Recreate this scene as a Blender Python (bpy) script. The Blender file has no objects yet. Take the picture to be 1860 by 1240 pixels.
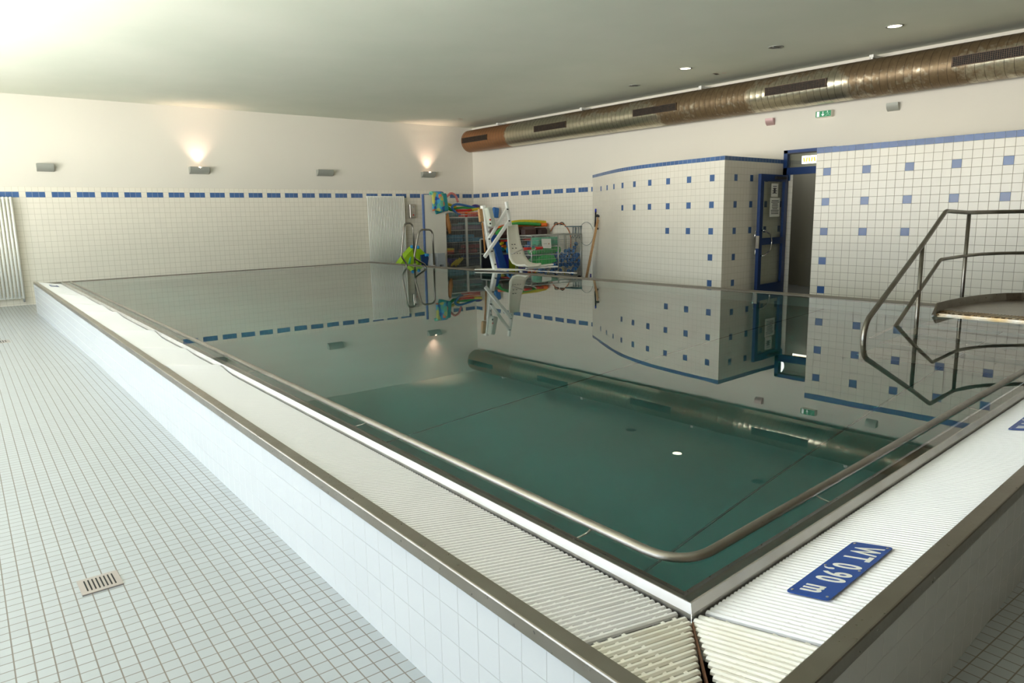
import bpy, math, random
import numpy as np
from mathutils import Vector, Matrix, Euler
random.seed(7)
SC = bpy.context.scene
COL = SC.collection
R = math.radians

# ---------------------------------------------------------------- camera
CAM = np.array([-1.558, -1.147, 1.1])
FWD = np.array([0.6190, 0.7662, -0.1714]); FWD /= np.linalg.norm(FWD)
RT = np.array([0.7760, -0.6305, -0.0190]); RT -= FWD * (RT @ FWD); RT /= np.linalg.norm(RT)
UP = np.cross(RT, FWD)
FPX = 1303.47
cd = bpy.data.cameras.new('camera'); cam = bpy.data.objects.new('camera', cd); COL.objects.link(cam)
m = Matrix.Identity(4)
for i in range(3):
    m[i][0] = RT[i]; m[i][1] = UP[i]; m[i][2] = -FWD[i]; m[i][3] = CAM[i]
cam.matrix_world = m
cd.sensor_width = 36; cd.lens = FPX / 1860 * 36; cd.clip_start = 0.02; cd.clip_end = 200
SC.camera = cam
def ray(px, py): return FWD + (px - 930) / FPX * RT - (py - 620) / FPX * UP
def XP(px, py, x): d = ray(px, py); return CAM + d * (x - CAM[0]) / d[0]     # point of a pixel on the plane x
def YP(px, py, y): d = ray(px, py); return CAM + d * (y - CAM[1]) / d[1]
def ZP(px, py, z): d = ray(px, py); return CAM + d * (z - CAM[2]) / d[2]

# ---------------------------------------------------------------- render look
SC.view_settings.view_transform = 'Standard'; SC.view_settings.look = 'None'
SC.view_settings.gamma = 1; SC.view_settings.use_curve_mapping = False
SC.view_settings.exposure = 0.3
SC.cycles.use_denoising = True
SC.cycles.max_bounces = 14; SC.cycles.diffuse_bounces = 8; SC.cycles.glossy_bounces = 6; SC.cycles.transparent_max_bounces = 24
SC.cycles.caustics_reflective = False; SC.cycles.caustics_refractive = True
SC.cycles.sample_clamp_indirect = 40

# ---------------------------------------------------------------- world
W = bpy.data.worlds.new('sky'); SC.world = W; W.use_nodes = True
nt = W.node_tree; nt.nodes.clear()
o = nt.nodes.new('ShaderNodeOutputWorld'); bg = nt.nodes.new('ShaderNodeBackground')
tc = nt.nodes.new('ShaderNodeTexCoord'); sp = nt.nodes.new('ShaderNodeSeparateXYZ'); rp = nt.nodes.new('ShaderNodeValToRGB')
nt.links.new(tc.outputs['Generated'], sp.inputs[0]); nt.links.new(sp.outputs[2], rp.inputs[0])
mr = nt.nodes.new('ShaderNodeMapRange'); mr.inputs[1].default_value = -1; mr.inputs[2].default_value = 1
nt.links.new(sp.outputs[2], mr.inputs[0]); nt.links.new(mr.outputs[0], rp.inputs[0])
rp.color_ramp.elements[0].position = .49; rp.color_ramp.elements[0].color = (1.78, 1.75, 1.64, 1)
rp.color_ramp.elements[1].position = .53; rp.color_ramp.elements[1].color = (.36, .42, .49, 1)
nt.links.new(rp.outputs[0], bg.inputs[0]); bg.inputs[1].default_value = 11.5
nt.links.new(bg.outputs[0], o.inputs[0])

# ---------------------------------------------------------------- dimensions (water level is z = 0)
HC = 3.787; WY = 17.295; DX = 11.915; RX = 10.053; LX = -4.6; FY = -2.5
ZF = -.57                                   # far and right deck
LD = np.array([math.sin(R(1.61)), math.cos(R(1.61))]); RD = np.array([math.cos(R(3.0)), math.sin(R(3.0))])
LN = np.array([-LD[1], LD[0]]); RN = np.array([RD[1], -RD[0]])       # outward normals of the two gutters
P00 = np.array([0., 0.]); P01 = np.array([.425, 15.2]); P11 = np.array([7.286, 15.65]); P10 = np.array([7.286, .382])
WIN = [(.1, 2.5), (3.1, 5.5), (6.1, 8.5), (9.1, 11.5), (12.1, 14.5)]
for (a, b) in WIN:
    ld = bpy.data.lights.new('window_portal', 'AREA'); ld.shape = 'RECTANGLE'; ld.size = b - a; ld.size_y = 2.95
    ld.cycles.is_portal = True
    lo = bpy.data.objects.new('window_portal', ld); COL.objects.link(lo)
    lo.location = (LX - .02, (a + b) / 2, 1.775); lo.rotation_euler = (R(90), 0, R(-90))

# ---------------------------------------------------------------- materials
def lin(c): return tuple(((v / 255) / 12.92 if v / 255 <= .04045 else ((v / 255 + .055) / 1.055) ** 2.4) for v in c) + (1,)
def mat(name, rgb, rough=.5, metal=0, spec=.5, noise=0, nscale=8, bump=0, bscale=60, rgb2=None, emit=None, estr=0, trans=0, coat=0):
    m = bpy.data.materials.new(name); m.use_nodes = True; t = m.node_tree; b = t.nodes['Principled BSDF']
    c = lin(rgb); b.inputs['Base Color'].default_value = c
    b.inputs['Roughness'].default_value = rough; b.inputs['Metallic'].default_value = metal
    b.inputs['Specular IOR Level'].default_value = spec; b.inputs['Coat Weight'].default_value = coat
    if trans: b.inputs['Transmission Weight'].default_value = trans
    if emit: b.inputs['Emission Color'].default_value = lin(emit); b.inputs['Emission Strength'].default_value = estr
    g = t.nodes.new('ShaderNodeNewGeometry')
    if noise or rgb2:
        n = t.nodes.new('ShaderNodeTexNoise'); n.inputs['Scale'].default_value = nscale; n.inputs['Detail'].default_value = 5
        t.links.new(g.outputs['Position'], n.inputs['Vector'])
        r = t.nodes.new('ShaderNodeValToRGB'); r.color_ramp.elements[0].position = .35; r.color_ramp.elements[1].position = .65
        c2 = lin(rgb2) if rgb2 else tuple(v * (1 - noise) for v in c[:3]) + (1,)
        r.color_ramp.elements[0].color = c2; r.color_ramp.elements[1].color = c
        t.links.new(n.outputs[0], r.inputs[0]); t.links.new(r.outputs[0], b.inputs['Base Color'])
    if bump:
        n = t.nodes.new('ShaderNodeTexNoise'); n.inputs['Scale'].default_value = bscale; n.inputs['Detail'].default_value = 3
        t.links.new(g.outputs['Position'], n.inputs['Vector'])
        bp = t.nodes.new('ShaderNodeBump'); bp.inputs['Strength'].default_value = bump; bp.inputs['Distance'].default_value = .01
        t.links.new(n.outputs[0], bp.inputs['Height']); t.links.new(bp.outputs[0], b.inputs['Normal'])
    return m
def tile_mat(name, rgb, grout, gw, rough=.25, vary=.015, gd=.5):
    """glazed tile: one tile per UV unit, grout share gw"""
    m = bpy.data.materials.new(name); m.use_nodes = True; t = m.node_tree; N = t.nodes.new; L = t.links.new
    b = t.nodes['Principled BSDF']; b.inputs['Roughness'].default_value = rough
    uv = N('ShaderNodeUVMap'); s = N('ShaderNodeSeparateXYZ'); L(uv.outputs[0], s.inputs[0])
    def ma(op, a, bb=None):
        n = N('ShaderNodeMath'); n.operation = op
        for i, v in enumerate((a, bb)):
            if v is None: continue
            if isinstance(v, (int, float)): n.inputs[i].default_value = v
            else: L(v, n.inputs[i])
        return n.outputs[0]
    d = []
    for k in (0, 1):
        f = ma('FRACT', s.outputs[k]); d.append(ma('ABSOLUTE', ma('SUBTRACT', f, .5)))
    mx = ma('MAXIMUM', d[0], d[1])
    mr = N('ShaderNodeMapRange'); mr.interpolation_type = 'SMOOTHSTEP'
    mr.inputs[1].default_value = .5 - gw * .75; mr.inputs[2].default_value = .5 - gw * .25; L(mx, mr.inputs[0])
    fl = N('ShaderNodeVectorMath'); fl.operation = 'FLOOR'; L(uv.outputs[0], fl.inputs[0])
    wn = N('ShaderNodeTexWhiteNoise'); wn.noise_dimensions = '2D'; L(fl.outputs[0], wn.inputs['Vector'])
    c = lin(rgb); hs = N('ShaderNodeMix'); hs.data_type = 'RGBA'
    hs.inputs['A'].default_value = c; hs.inputs['B'].default_value = tuple(v * (1 - vary * 2) for v in c[:3]) + (1,)
    L(wn.outputs[0], hs.inputs['Factor'])
    mx2 = N('ShaderNodeMix'); mx2.data_type = 'RGBA'; mx2.inputs['B'].default_value = lin(grout)
    L(mr.outputs[0], mx2.inputs['Factor']); L(hs.outputs['Result'], mx2.inputs['A']); L(mx2.outputs['Result'], b.inputs['Base Color'])
    rr = N('ShaderNodeMapRange'); rr.inputs[3].default_value = rough; rr.inputs[4].default_value = .8; L(mr.outputs[0], rr.inputs[0]); L(rr.outputs[0], b.inputs['Roughness'])
    bp = N('ShaderNodeBump'); bp.inputs['Strength'].default_value = gd; bp.inputs['Distance'].default_value = .001; bp.invert = True
    L(mr.outputs[0], bp.inputs['Height']); L(bp.outputs[0], b.inputs['Normal'])
    return m
def steel(name, rgb, rough=.3, stain=None, amt=.5):
    m = mat(name, rgb, rough, 1.0, noise=.12, nscale=5, rgb2=stain)
    t = m.node_tree; b = t.nodes['Principled BSDF']
    n = t.nodes.new('ShaderNodeTexNoise'); n.inputs['Scale'].default_value = 40; g = t.nodes.new('ShaderNodeNewGeometry')
    t.links.new(g.outputs['Position'], n.inputs['Vector'])
    mr = t.nodes.new('ShaderNodeMapRange'); mr.inputs[3].default_value = rough * .7; mr.inputs[4].default_value = rough * 1.4
    t.links.new(n.outputs[0], mr.inputs[0]); t.links.new(mr.outputs[0], b.inputs['Roughness'])
    return m
M = {}
M['paint'] = mat('wall_paint', (224, 219, 208), .85, noise=.03, nscale=.6, bump=.05, bscale=40)
M['ceil'] = mat('ceiling_paint', (228, 230, 216), .8, rgb2=(220, 224, 209), nscale=.5)
M['tile'] = tile_mat('wall_tile', (236, 230, 217), (196, 189, 172), .05)
M['tile_b'] = tile_mat('blue_tile', (76, 110, 162), (150, 160, 175), .05, vary=.1)
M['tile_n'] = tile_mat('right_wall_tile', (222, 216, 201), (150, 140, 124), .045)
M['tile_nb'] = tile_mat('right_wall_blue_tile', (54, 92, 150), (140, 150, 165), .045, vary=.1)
M['rim'] = tile_mat('rim_tile', (208, 211, 213), (182, 184, 184), .035, rough=.2, vary=.01)
M['floor'] = tile_mat('floor_tile', (166, 172, 176), (124, 116, 106), .075, rough=.28, vary=.03)
M['steel'] = steel('brushed_steel', (205, 202, 196), .38, (195, 190, 182))
M['cop'] = steel('coping_steel', (156, 150, 141), .3, (146, 139, 128))
M['tube'] = steel('tube_steel', (158, 154, 146), .33, (140, 134, 124))
M['gut'] = mat('gutter_channel', (185, 186, 182), .5)
M['rod'] = mat('grating_white', (236, 236, 239), .4, bump=.15, bscale=300)
M['rodc'] = mat('grating_cream', (233, 232, 226), .45, rgb2=(227, 223, 212), nscale=9)
M['rust'] = mat('rust_stain', (95, 62, 38), .8)
M['white'] = mat('white_enamel', (240, 240, 234), .35)
M['offwhite'] = mat('offwhite_plastic', (232, 229, 214), .4)
M['panel'] = mat('panel_board', (226, 222, 210), .5)
M['black'] = mat('black_plastic', (25, 25, 28), .4)
M['dark'] = mat('dark_void', (20, 20, 20), .8)
M['chrome'] = mat('chrome', (200, 196, 188), .12, 1)
M['bluef'] = mat('blue_frame', (20, 54, 108), .35, .2)
M['signb'] = mat('sign_blue', (28, 72, 150), .35, spec=.4)
M['signw'] = mat('sign_lettering', (228, 228, 222), .5)
M['grey'] = mat('grey_plastic', (150, 152, 150), .5)
M['wire'] = mat('wire_zinc', (188, 190, 186), .35, .7)
M['wood'] = mat('wood_handle', (196, 152, 104), .6, noise=.2, nscale=30)
M['lamp'] = mat('lamp_metal', (158, 160, 152), .5, .15)
def plas(n, c, r=.5): M[n] = mat('foam_' + n, c, r, noise=.12, nscale=12); return M[n]
for n, c in dict(yellow=(226, 205, 40), green=(60, 170, 80), red=(205, 45, 35), blue=(45, 110, 180), orange=(240, 110, 35), pink=(226, 140, 138), purple=(60, 45, 130), teal=(20, 135, 140),
                 lime=(160, 205, 20), cyan=(40, 150, 215), navy=(20, 60, 110), brown=(78, 50, 45), tan=(170, 115, 60), mauve=(120, 105, 130), slate=(90, 115, 125), dred=(140, 35, 40), dumb=(62, 132, 210),
                 royal=(45, 55, 175), chart=(165, 175, 30), bgreen=(35, 175, 80), mint=(95, 190, 155), deep=(20, 75, 150), aqua=(50, 130, 165), darkblue=(22, 50, 80)).items(): plas(n, c)
# duct: galvanised sheet with rust that has its own patches along the pipe
def duct_mat():
    m = bpy.data.materials.new('rusty_galvanised_duct'); m.use_nodes = True; t = m.node_tree; N = t.nodes.new; L = t.links.new
    b = t.nodes['Principled BSDF']; g = N('ShaderNodeNewGeometry'); s = N('ShaderNodeSeparateXYZ'); L(g.outputs['Position'], s.inputs[0])
    n = N('ShaderNodeTexNoise'); n.inputs['Scale'].default_value = .9; n.inputs['Detail'].default_value = 3; L(g.outputs['Position'], n.inputs['Vector'])
    n2 = N('ShaderNodeTexNoise'); n2.inputs['Scale'].default_value = 11; n2.inputs['Detail'].default_value = 6; L(g.outputs['Position'], n2.inputs['Vector'])
    r = N('ShaderNodeValToRGB'); cr = r.color_ramp; cr.interpolation = 'LINEAR'
    mr = N('ShaderNodeMapRange'); mr.inputs[1].default_value = 0; mr.inputs[2].default_value = 17; L(s.outputs[1], mr.inputs[0]); L(mr.outputs[0], r.inputs[0])
    cr.elements[0].position = 0; cr.elements[0].color = (.45,) * 3 + (1,); cr.elements[1].position = 1; cr.elements[1].color = (1, 1, 1, 1)
    for p, v in ((.2, .45), (.215, .75), (.31, .75), (.325, .3), (.42, .35), (.435, .8), (.55, .75), (.565, .35), (.7, .3), (.78, .12), (.87, .12), (.88, 1)):
        e = cr.elements.new(p); e.color = (v, v, v, 1)
    tz = N('ShaderNodeMapRange'); tz.inputs[1].default_value = 3.35; tz.inputs[2].default_value = 3.6; tz.inputs[3].default_value = 0; tz.inputs[4].default_value = .45; L(s.outputs[2], tz.inputs[0])
    def ma(op, a, c):
        q = N('ShaderNodeMath'); q.operation = op
        for i, v in enumerate((a, c)):
            if isinstance(v, (int, float)): q.inputs[i].default_value = v
            else: L(v, q.inputs[i])
        return q.outputs[0]
    f = ma('ADD', ma('ADD', r.outputs[0], tz.outputs[0]), ma('SUBTRACT', ma('MULTIPLY', n2.outputs[0], .9), .45))
    f = ma('ADD', f, ma('SUBTRACT', n.outputs[0], .5))
    fr = N('ShaderNodeMapRange'); fr.inputs[1].default_value = .4; fr.inputs[2].default_value = .75; L(f, fr.inputs[0])
    rust = N('ShaderNodeValToRGB'); rust.color_ramp.elements[0].color = lin((92, 76, 56)); rust.color_ramp.elements[1].color = lin((138, 118, 90)); L(n2.outputs[0], rust.inputs[0])
    rustc = N('ShaderNodeMix'); rustc.data_type = 'RGBA'; L(rust.outputs[0], rustc.inputs['A']); rustc.inputs['B'].default_value = lin((146, 104, 70))
    en = N('ShaderNodeMapRange'); en.inputs[1].default_value = 14.7; en.inputs[2].default_value = 14.9; L(s.outputs[1], en.inputs[0]); L(en.outputs[0], rustc.inputs['Factor'])
    mx = N('ShaderNodeMix'); mx.data_type = 'RGBA'; mx.inputs['A'].default_value = lin((196, 189, 168)); L(rustc.outputs['Result'], mx.inputs['B']); L(fr.outputs[0], mx.inputs['Factor'])
    ln = ma('LESS_THAN', ma('FRACT', ma('DIVIDE', ma('ADD', s.outputs[1], ma('MULTIPLY', s.outputs[2], .06)), .13), 0), .07)
    dk = N('ShaderNodeMix'); dk.data_type = 'RGBA'; L(ma('MULTIPLY', ln, .65), dk.inputs['Factor']); L(mx.outputs['Result'], dk.inputs['A']); dk.inputs['B'].default_value = lin((60, 50, 40))
    L(dk.outputs['Result'], b.inputs['Base Color'])
    me = N('ShaderNodeMapRange'); me.inputs[3].default_value = .95; me.inputs[4].default_value = .55; L(fr.outputs[0], me.inputs[0]); L(me.outputs[0], b.inputs['Metallic'])
    ro = N('ShaderNodeMapRange'); ro.inputs[3].default_value = .28; ro.inputs[4].default_value = .45; L(fr.outputs[0], ro.inputs[0]); L(ro.outputs[0], b.inputs['Roughness'])
    return m
M['duct'] = duct_mat()
def absorb(nt, col, dens):
    v = nt.nodes.new('ShaderNodeVolumeAbsorption'); v.inputs[0].default_value = col; v.inputs[1].default_value = dens
    return v
def water_mat(surface):
    m = bpy.data.materials.new('water_surface' if surface else 'water_side'); m.use_nodes = True; t = m.node_tree; t.nodes.clear(); N = t.nodes.new; L = t.links.new
    out = N('ShaderNodeOutputMaterial'); tr = N('ShaderNodeBsdfRefraction' if surface else 'ShaderNodeBsdfTransparent')
    if surface:
        tr.inputs['IOR'].default_value = 1.33; tr.inputs['Roughness'].default_value = 0
        gl = N('ShaderNodeBsdfGlossy'); gl.inputs['Roughness'].default_value = .0; gl.inputs['Color'].default_value = (1, 1, 1, 1)
        fr = N('ShaderNodeFresnel'); fr.inputs[0].default_value = 1.36
        n = N('ShaderNodeTexNoise'); n.inputs['Scale'].default_value = 1.6; n.inputs['Detail'].default_value = 2; g = N('ShaderNodeNewGeometry'); L(g.outputs['Position'], n.inputs['Vector'])
        bp = N('ShaderNodeBump'); bp.inputs['Strength'].default_value = .04; bp.inputs['Distance'].default_value = .006; L(n.outputs[0], bp.inputs['Height'])
        L(bp.outputs[0], gl.inputs['Normal']); L(bp.outputs[0], tr.inputs['Normal'])
        mx = N('ShaderNodeMixShader'); L(fr.outputs[0], mx.inputs[0]); L(tr.outputs[0], mx.inputs[1]); L(gl.outputs[0], mx.inputs[2]); L(mx.outputs[0], out.inputs[0])
    else: L(tr.outputs[0], out.inputs[0])
    v = absorb(t, (.0, .99, .98, 1), .12); L(v.outputs[0], out.inputs['Volume'])
    return m
M['water'] = water_mat(True); M['waterside'] = water_mat(False)
def glass_mat():
    m = bpy.data.materials.new('clear_glass'); m.use_nodes = True; t = m.node_tree; t.nodes.clear(); N = t.nodes.new; L = t.links.new
    out = N('ShaderNodeOutputMaterial'); tr = N('ShaderNodeBsdfTransparent'); tr.inputs[0].default_value = (.95, .97, .95, 1)
    gl = N('ShaderNodeBsdfGlossy'); gl.inputs['Roughness'].default_value = .02
    mx = N('ShaderNodeMixShader'); mx.inputs[0].default_value = .09; L(tr.outputs[0], mx.inputs[1]); L(gl.outputs[0], mx.inputs[2]); L(mx.outputs[0], out.inputs[0])
    return m
M['glass'] = glass_mat()
M['liner'] = mat('pool_liner', (215, 246, 242), .6, noise=.12, nscale=.7)
M['seam'] = mat('liner_seam', (60, 90, 88), .7)

# ---------------------------------------------------------------- mesh builder
class MB:
    def __init__(s): s.v = []; s.f = []; s.m = []; s.uv = []; s.sm = []
    def add(s, vs, fs, mi=0, smooth=False, uvs=None):
        b = len(s.v); s.v += [tuple(map(float, p)) for p in vs]
        for k, f in enumerate(fs):
            s.f.append([b + i for i in f]); s.m.append(mi); s.sm.append(smooth)
            s.uv.append(uvs[k] if uvs else [(0, 0)] * len(f))
        return s
    def quad(s, a, b, c, d, mi=0, uv=None): return s.add([a, b, c, d], [(0, 1, 2, 3)], mi, uvs=[uv] if uv else None)
    def box(s, c, d, rot=None, mi=0, bev=0):
        x, y, z = [v / 2 for v in d]
        if bev:
            b = min(bev, x * .9, y * .9, z * .9); vs = []; 
            # chamfered box from three slabs of points
            P = []
            for sx in (-1, 1):
                for sy in (-1, 1):
                    for sz in (-1, 1):
                        P += [(sx * x, sy * (y - b), sz * (z - b)), (sx * (x - b), sy * y, sz * (z - b)), (sx * (x - b), sy * (y - b), sz * z)]
            def I(sx, sy, sz, k): return ((sx > 0) * 4 + (sy > 0) * 2 + (sz > 0)) * 3 + k
            F = []
            for q in (-1, 1):
                a = [I(q, -1, -1, 0), I(q, 1, -1, 0), I(q, 1, 1, 0), I(q, -1, 1, 0)]; F.append(a if q > 0 else a[::-1])
                a = [I(-1, q, -1, 1), I(-1, q, 1, 1), I(1, q, 1, 1), I(1, q, -1, 1)]; F.append(a if q > 0 else a[::-1])
                a = [I(-1, -1, q, 2), I(1, -1, q, 2), I(1, 1, q, 2), I(-1, 1, q, 2)]; F.append(a if q > 0 else a[::-1])
            for p in (-1, 1):
                for q in (-1, 1):
                    a = [I(p, q, -1, 0), I(p, q, -1, 1), I(p, q, 1, 1), I(p, q, 1, 0)]; F.append(a if p * q > 0 else a[::-1])
                    a = [I(p, -1, q, 0), I(p, 1, q, 0), I(p, 1, q, 2), I(p, -1, q, 2)]; F.append(a if p * q > 0 else a[::-1])
                    a = [I(-1, p, q, 1), I(-1, p, q, 2), I(1, p, q, 2), I(1, p, q, 1)]; F.append(a if p * q > 0 else a[::-1])
                    for r_ in (-1, 1):
                        a = [I(p, q, r_, 0), I(p, q, r_, 1), I(p, q, r_, 2)]; F.append(a if p * q * r_ > 0 else a[::-1])
            vs = P
        else:
            vs = [(-x, -y, -z), (x, -y, -z), (x, y, -z), (-x, y, -z), (-x, -y, z), (x, -y, z), (x, y, z), (-x, y, z)]
            F = [(0, 3, 2, 1), (4, 5, 6, 7), (0, 1, 5, 4), (1, 2, 6, 5), (2, 3, 7, 6), (3, 0, 4, 7)]
        if rot is not None:
            mt = Euler(rot).to_matrix() if not isinstance(rot, Matrix) else rot
            vs = [tuple(mt @ Vector(v)) for v in vs]
        return s.add([(v[0] + c[0], v[1] + c[1], v[2] + c[2]) for v in vs], F, mi)
    def bar(s, a, b, w, h=None, mi=0, bev=0):      # box section from a to b
        a = Vector(a); b = Vector(b); d = b - a; h = h or w
        q = d.to_track_quat('X', 'Z').to_matrix()
        return s.box((a + b) / 2, (d.length, w, h), q, mi, bev)
    def tube(s, pts, r, n=12, mi=0, closed=False, cap=True, radii=None):
        P = [Vector(p) for p in pts]; k = len(P); vs = []; t0 = None; nrm = None
        for i in range(k):
            t = (P[(i + 1) % k] - P[i - 1]) if (closed or 0 < i < k - 1) else (P[1] - P[0] if i == 0 else P[-1] - P[-2])
            t.normalize()
            if nrm is None:
                a = Vector((0, 0, 1)) if abs(t.z) < .9 else Vector((1, 0, 0)); nrm = (a - t * a.dot(t)).normalized()
            else:
                nrm = (nrm - t * nrm.dot(t)); nrm = nrm.normalized() if nrm.length > 1e-6 else t.orthogonal().normalized()
            bn = t.cross(nrm); rr = radii[i] if radii else r
            for j in range(n):
                an = 2 * math.pi * j / n; vs.append(P[i] + nrm * (rr * math.cos(an)) + bn * (rr * math.sin(an)))
        F = []
        for i in range(k if closed else k - 1):
            for j in range(n):
                F.append((i * n + j, i * n + (j + 1) % n, ((i + 1) % k) * n + (j + 1) % n, ((i + 1) % k) * n + j))
        b0 = len(s.v); s.add(vs, F, mi, True)
        if cap and not closed:
            s.f.append([b0 + j for j in range(n)][::-1]); s.m.append(mi); s.sm.append(False); s.uv.append([(0, 0)] * n)
            s.f.append([b0 + (k - 1) * n + j for j in range(n)]); s.m.append(mi); s.sm.append(False); s.uv.append([(0, 0)] * n)
        return s
    def cyl(s, a, b, r, n=16, mi=0, r2=None): return s.tube([a, b], r, n, mi, radii=[r, r if r2 is None else r2])
    def ball(s, c, r, n=12, mi=0, sc=(1, 1, 1)):
        vs = []; F = []; h = n // 2
        for i in range(h + 1):
            th = math.pi * i / h
            for j in range(n): vs.append((c[0] + r * sc[0] * math.sin(th) * math.cos(2 * math.pi * j / n), c[1] + r * sc[1] * math.sin(th) * math.sin(2 * math.pi * j / n), c[2] + r * sc[2] * math.cos(th)))
        for i in range(h):
            for j in range(n): F.append((i * n + j, (i + 1) * n + j, (i + 1) * n + (j + 1) % n, i * n + (j + 1) % n))
        return s.add(vs, F, mi, True)
    def prism(s, poly, off, mi=0, side=None):       # polygon (3d points) swept by vector off
        n = len(poly); a = [Vector(p) for p in poly]; o_ = Vector(off); vs = a + [p + o_ for p in a]
        F = [tuple(range(n))[::-1], tuple(range(n, 2 * n))] + [(i, (i + 1) % n, n + (i + 1) % n, n + i) for i in range(n)]
        return s.add(vs, F, mi)
    def build(s, name, mats, parent=None, fix=True):
        me = bpy.data.meshes.new(name)
        c = Vector((0, 0, 0))
        me.from_pydata(s.v, [], s.f)
        if not isinstance(mats, (list, tuple)): mats = [mats]
        for q in mats: me.materials.append(q)
        me.polygons.foreach_set('material_index', s.m); me.polygons.foreach_set('use_smooth', s.sm)
        u = me.uv_layers.new(name='UVMap'); flat = [c for f in s.uv for p in f for c in p]; u.data.foreach_set('uv', flat)
        me.update()
        if fix:
            import bmesh
            b = bmesh.new(); b.from_mesh(me); bmesh.ops.recalc_face_normals(b, faces=b.faces); b.to_mesh(me); b.free()
        ob = bpy.data.objects.new(name, me); COL.objects.link(ob)
        if parent is not None:
            ob.parent = parent; ob.matrix_parent_inverse = Matrix.Translation(parent.location).inverted()
        return ob
def tag(o, label=None, cat=None, group=None, kind=None):
    if label: o['label'] = label
    if cat: o['category'] = cat
    if group: o['group'] = group
    if kind: o['kind'] = kind
    return o
def thing(name, loc, label, cat, group=None):
    e = bpy.data.objects.new(name, None); e.location = Vector([float(v) for v in loc]); e.empty_display_size = .1; COL.objects.link(e)
    return tag(e, label, cat, group)
def fillet(pts, r, n=6):
    P = [Vector([float(c) for c in p]) for p in pts]; out = [P[0]]
    for i in range(1, len(P) - 1):
        a, b, c = P[i - 1], P[i], P[i + 1]; rr = r[i - 1] if isinstance(r, (list, tuple)) else r
        u = (a - b); v = (c - b); d = min(rr, u.length * .49, v.length * .49)
        p = b + u.normalized() * d; q = b + v.normalized() * d
        for k in range(n + 1):
            t = k / n; out.append(p * (1 - t) ** 2 + b * 2 * t * (1 - t) + q * t * t)
    return out + [P[-1]]
def V2(p, z): return (float(p[0]), float(p[1]), float(z))

# ================================================================ SETTING
def fz(x, y):
    k = max(0, min(1, max((y - 8) / 7, (x - 4) / 3.2))); return -.424 - .146 * k
xs = [LX] + list(np.arange(-4.5, 14.01, .125)); ys = list(np.arange(-2.6, 17.41, .125))
POLY = [P00, P10, P11, P01]
def inpool(x, y):
    return all((POLY[(i + 1) % 4] - POLY[i])[0] * (y - POLY[i][1]) - (POLY[(i + 1) % 4] - POLY[i])[1] * (x - POLY[i][0]) > 0 for i in range(4))
f = MB(); tw = .0585; ca, sa = math.cos(R(1.61)), math.sin(R(1.61))
def fuv(x, y): return ((x * ca - y * sa) / tw + .35, (x * sa + y * ca) / tw + .2)
for i in range(len(xs) - 1):
    for j in range(len(ys) - 1):
        x0, x1, y0, y1 = xs[i], xs[i + 1], ys[j], ys[j + 1]
        if any(inpool(a, b) for a in (x0, x1) for b in (y0, y1)): continue
        if x0 > 12.0 and not (5.2 < y0 < 8.2): continue
        c = [(x0, y0), (x1, y0), (x1, y1), (x0, y1)]
        f.add([(a, b, fz(a, b)) for a, b in c], [(0, 1, 2, 3)], 0, uvs=[[fuv(a, b) for a, b in c]])
tag(f.build('floor', M['floor'], fix=False), kind='structure')

ce = MB(); ce.box(((LX + DX) / 2, (FY + WY) / 2, HC + .1), (DX - LX + .6, WY - FY + .6, .2))
tag(ce.build('ceiling', M['ceil']), kind='structure')

# far wall
def cells(mb, pt, u0, u1, rows, matf, nrm_uv=0):
    """pt(u)->(x,y); rows list of (z0,z1); u in tile units"""
    for r_, (z0, z1) in enumerate(rows):
        u = u0
        while u < u1 - 1e-6:
            v = min(math.floor(u + 1e-6) + 1, u1); a = pt(u); b = pt(v)
            mb.quad(V2(a, z0), V2(b, z0), V2(b, z1), V2(a, z1), matf(r_, math.floor(u + 1e-6)), [(u, r_), (v, r_), (v, r_ + 1), (u, r_ + 1)])
            u = v
T = .1172
def rows_down(top, hs, n, h, bottom):
    r_ = []; z = top
    for a in hs: r_.append((z - a, z)); z -= a
    while z > bottom + .01: r_.append((max(z - h, bottom), z)); z -= h
    return r_
rowsF = rows_down(1.914, [.105, .117], 0, .117, -.62)
wb = MB()
cells(wb, lambda u: (.234 + u * T, WY - .008), math.floor((LX - .234) / T), (DX - .234) / T, rowsF, lambda r_, c: 1 if r_ == 1 and c % 4 != 3 else 0)
wb.quad((LX, WY, 1.914), (DX, WY, 1.914), (DX, WY, HC), (LX, WY, HC), 2)
wb.quad((LX, WY - .008, 1.914), (DX, WY - .008, 1.914), (DX, WY, 1.914), (LX, WY, 1.914), 0, [(0, .5)] * 4)
wb.quad((LX, WY + .2, HC), (DX + .2, WY + .2, HC), (DX + .2, WY + .2, -.7), (LX, WY + .2, -.7), 2)
tag(wb.build('wall_far', [M['tile'], M['tile_b'], M['paint']], fix=False), kind='structure')
# wall with the duct
wd = MB()
cells(wd, lambda u: (DX - .008, 17.321 - u * T), 0, (17.321 - 6.6) / T, rowsF, lambda r_, c: 1 if r_ == 1 and c % 4 != 3 else 0)
wd.quad((DX, WY, 1.914), (DX, 6.79, 1.914), (DX, 6.79, HC), (DX, WY, HC), 2)
wd.quad((DX, 6.79, 2.285), (DX, 5.75, 2.285), (DX, 5.75, HC), (DX, 6.79, HC), 2)
wd.quad((DX, 5.75, -.7), (DX, FY, -.7), (DX, FY, HC), (DX, 5.75, HC), 2)
wd.quad((DX, 6.79, 2.285), (DX + .2, 6.79, 2.285), (DX + .2, 5.75, 2.285), (DX, 5.75, 2.285), 2)
wd.quad((DX, 6.79, -.6), (DX + .2, 6.79, -.6), (DX + .2, 6.79, 2.285), (DX, 6.79, 2.285), 2)
wd.quad((DX, 5.75, -.6), (DX + .2, 5.75, -.6), (DX + .2, 5.75, 2.285), (DX, 5.75, 2.285), 2)
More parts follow.
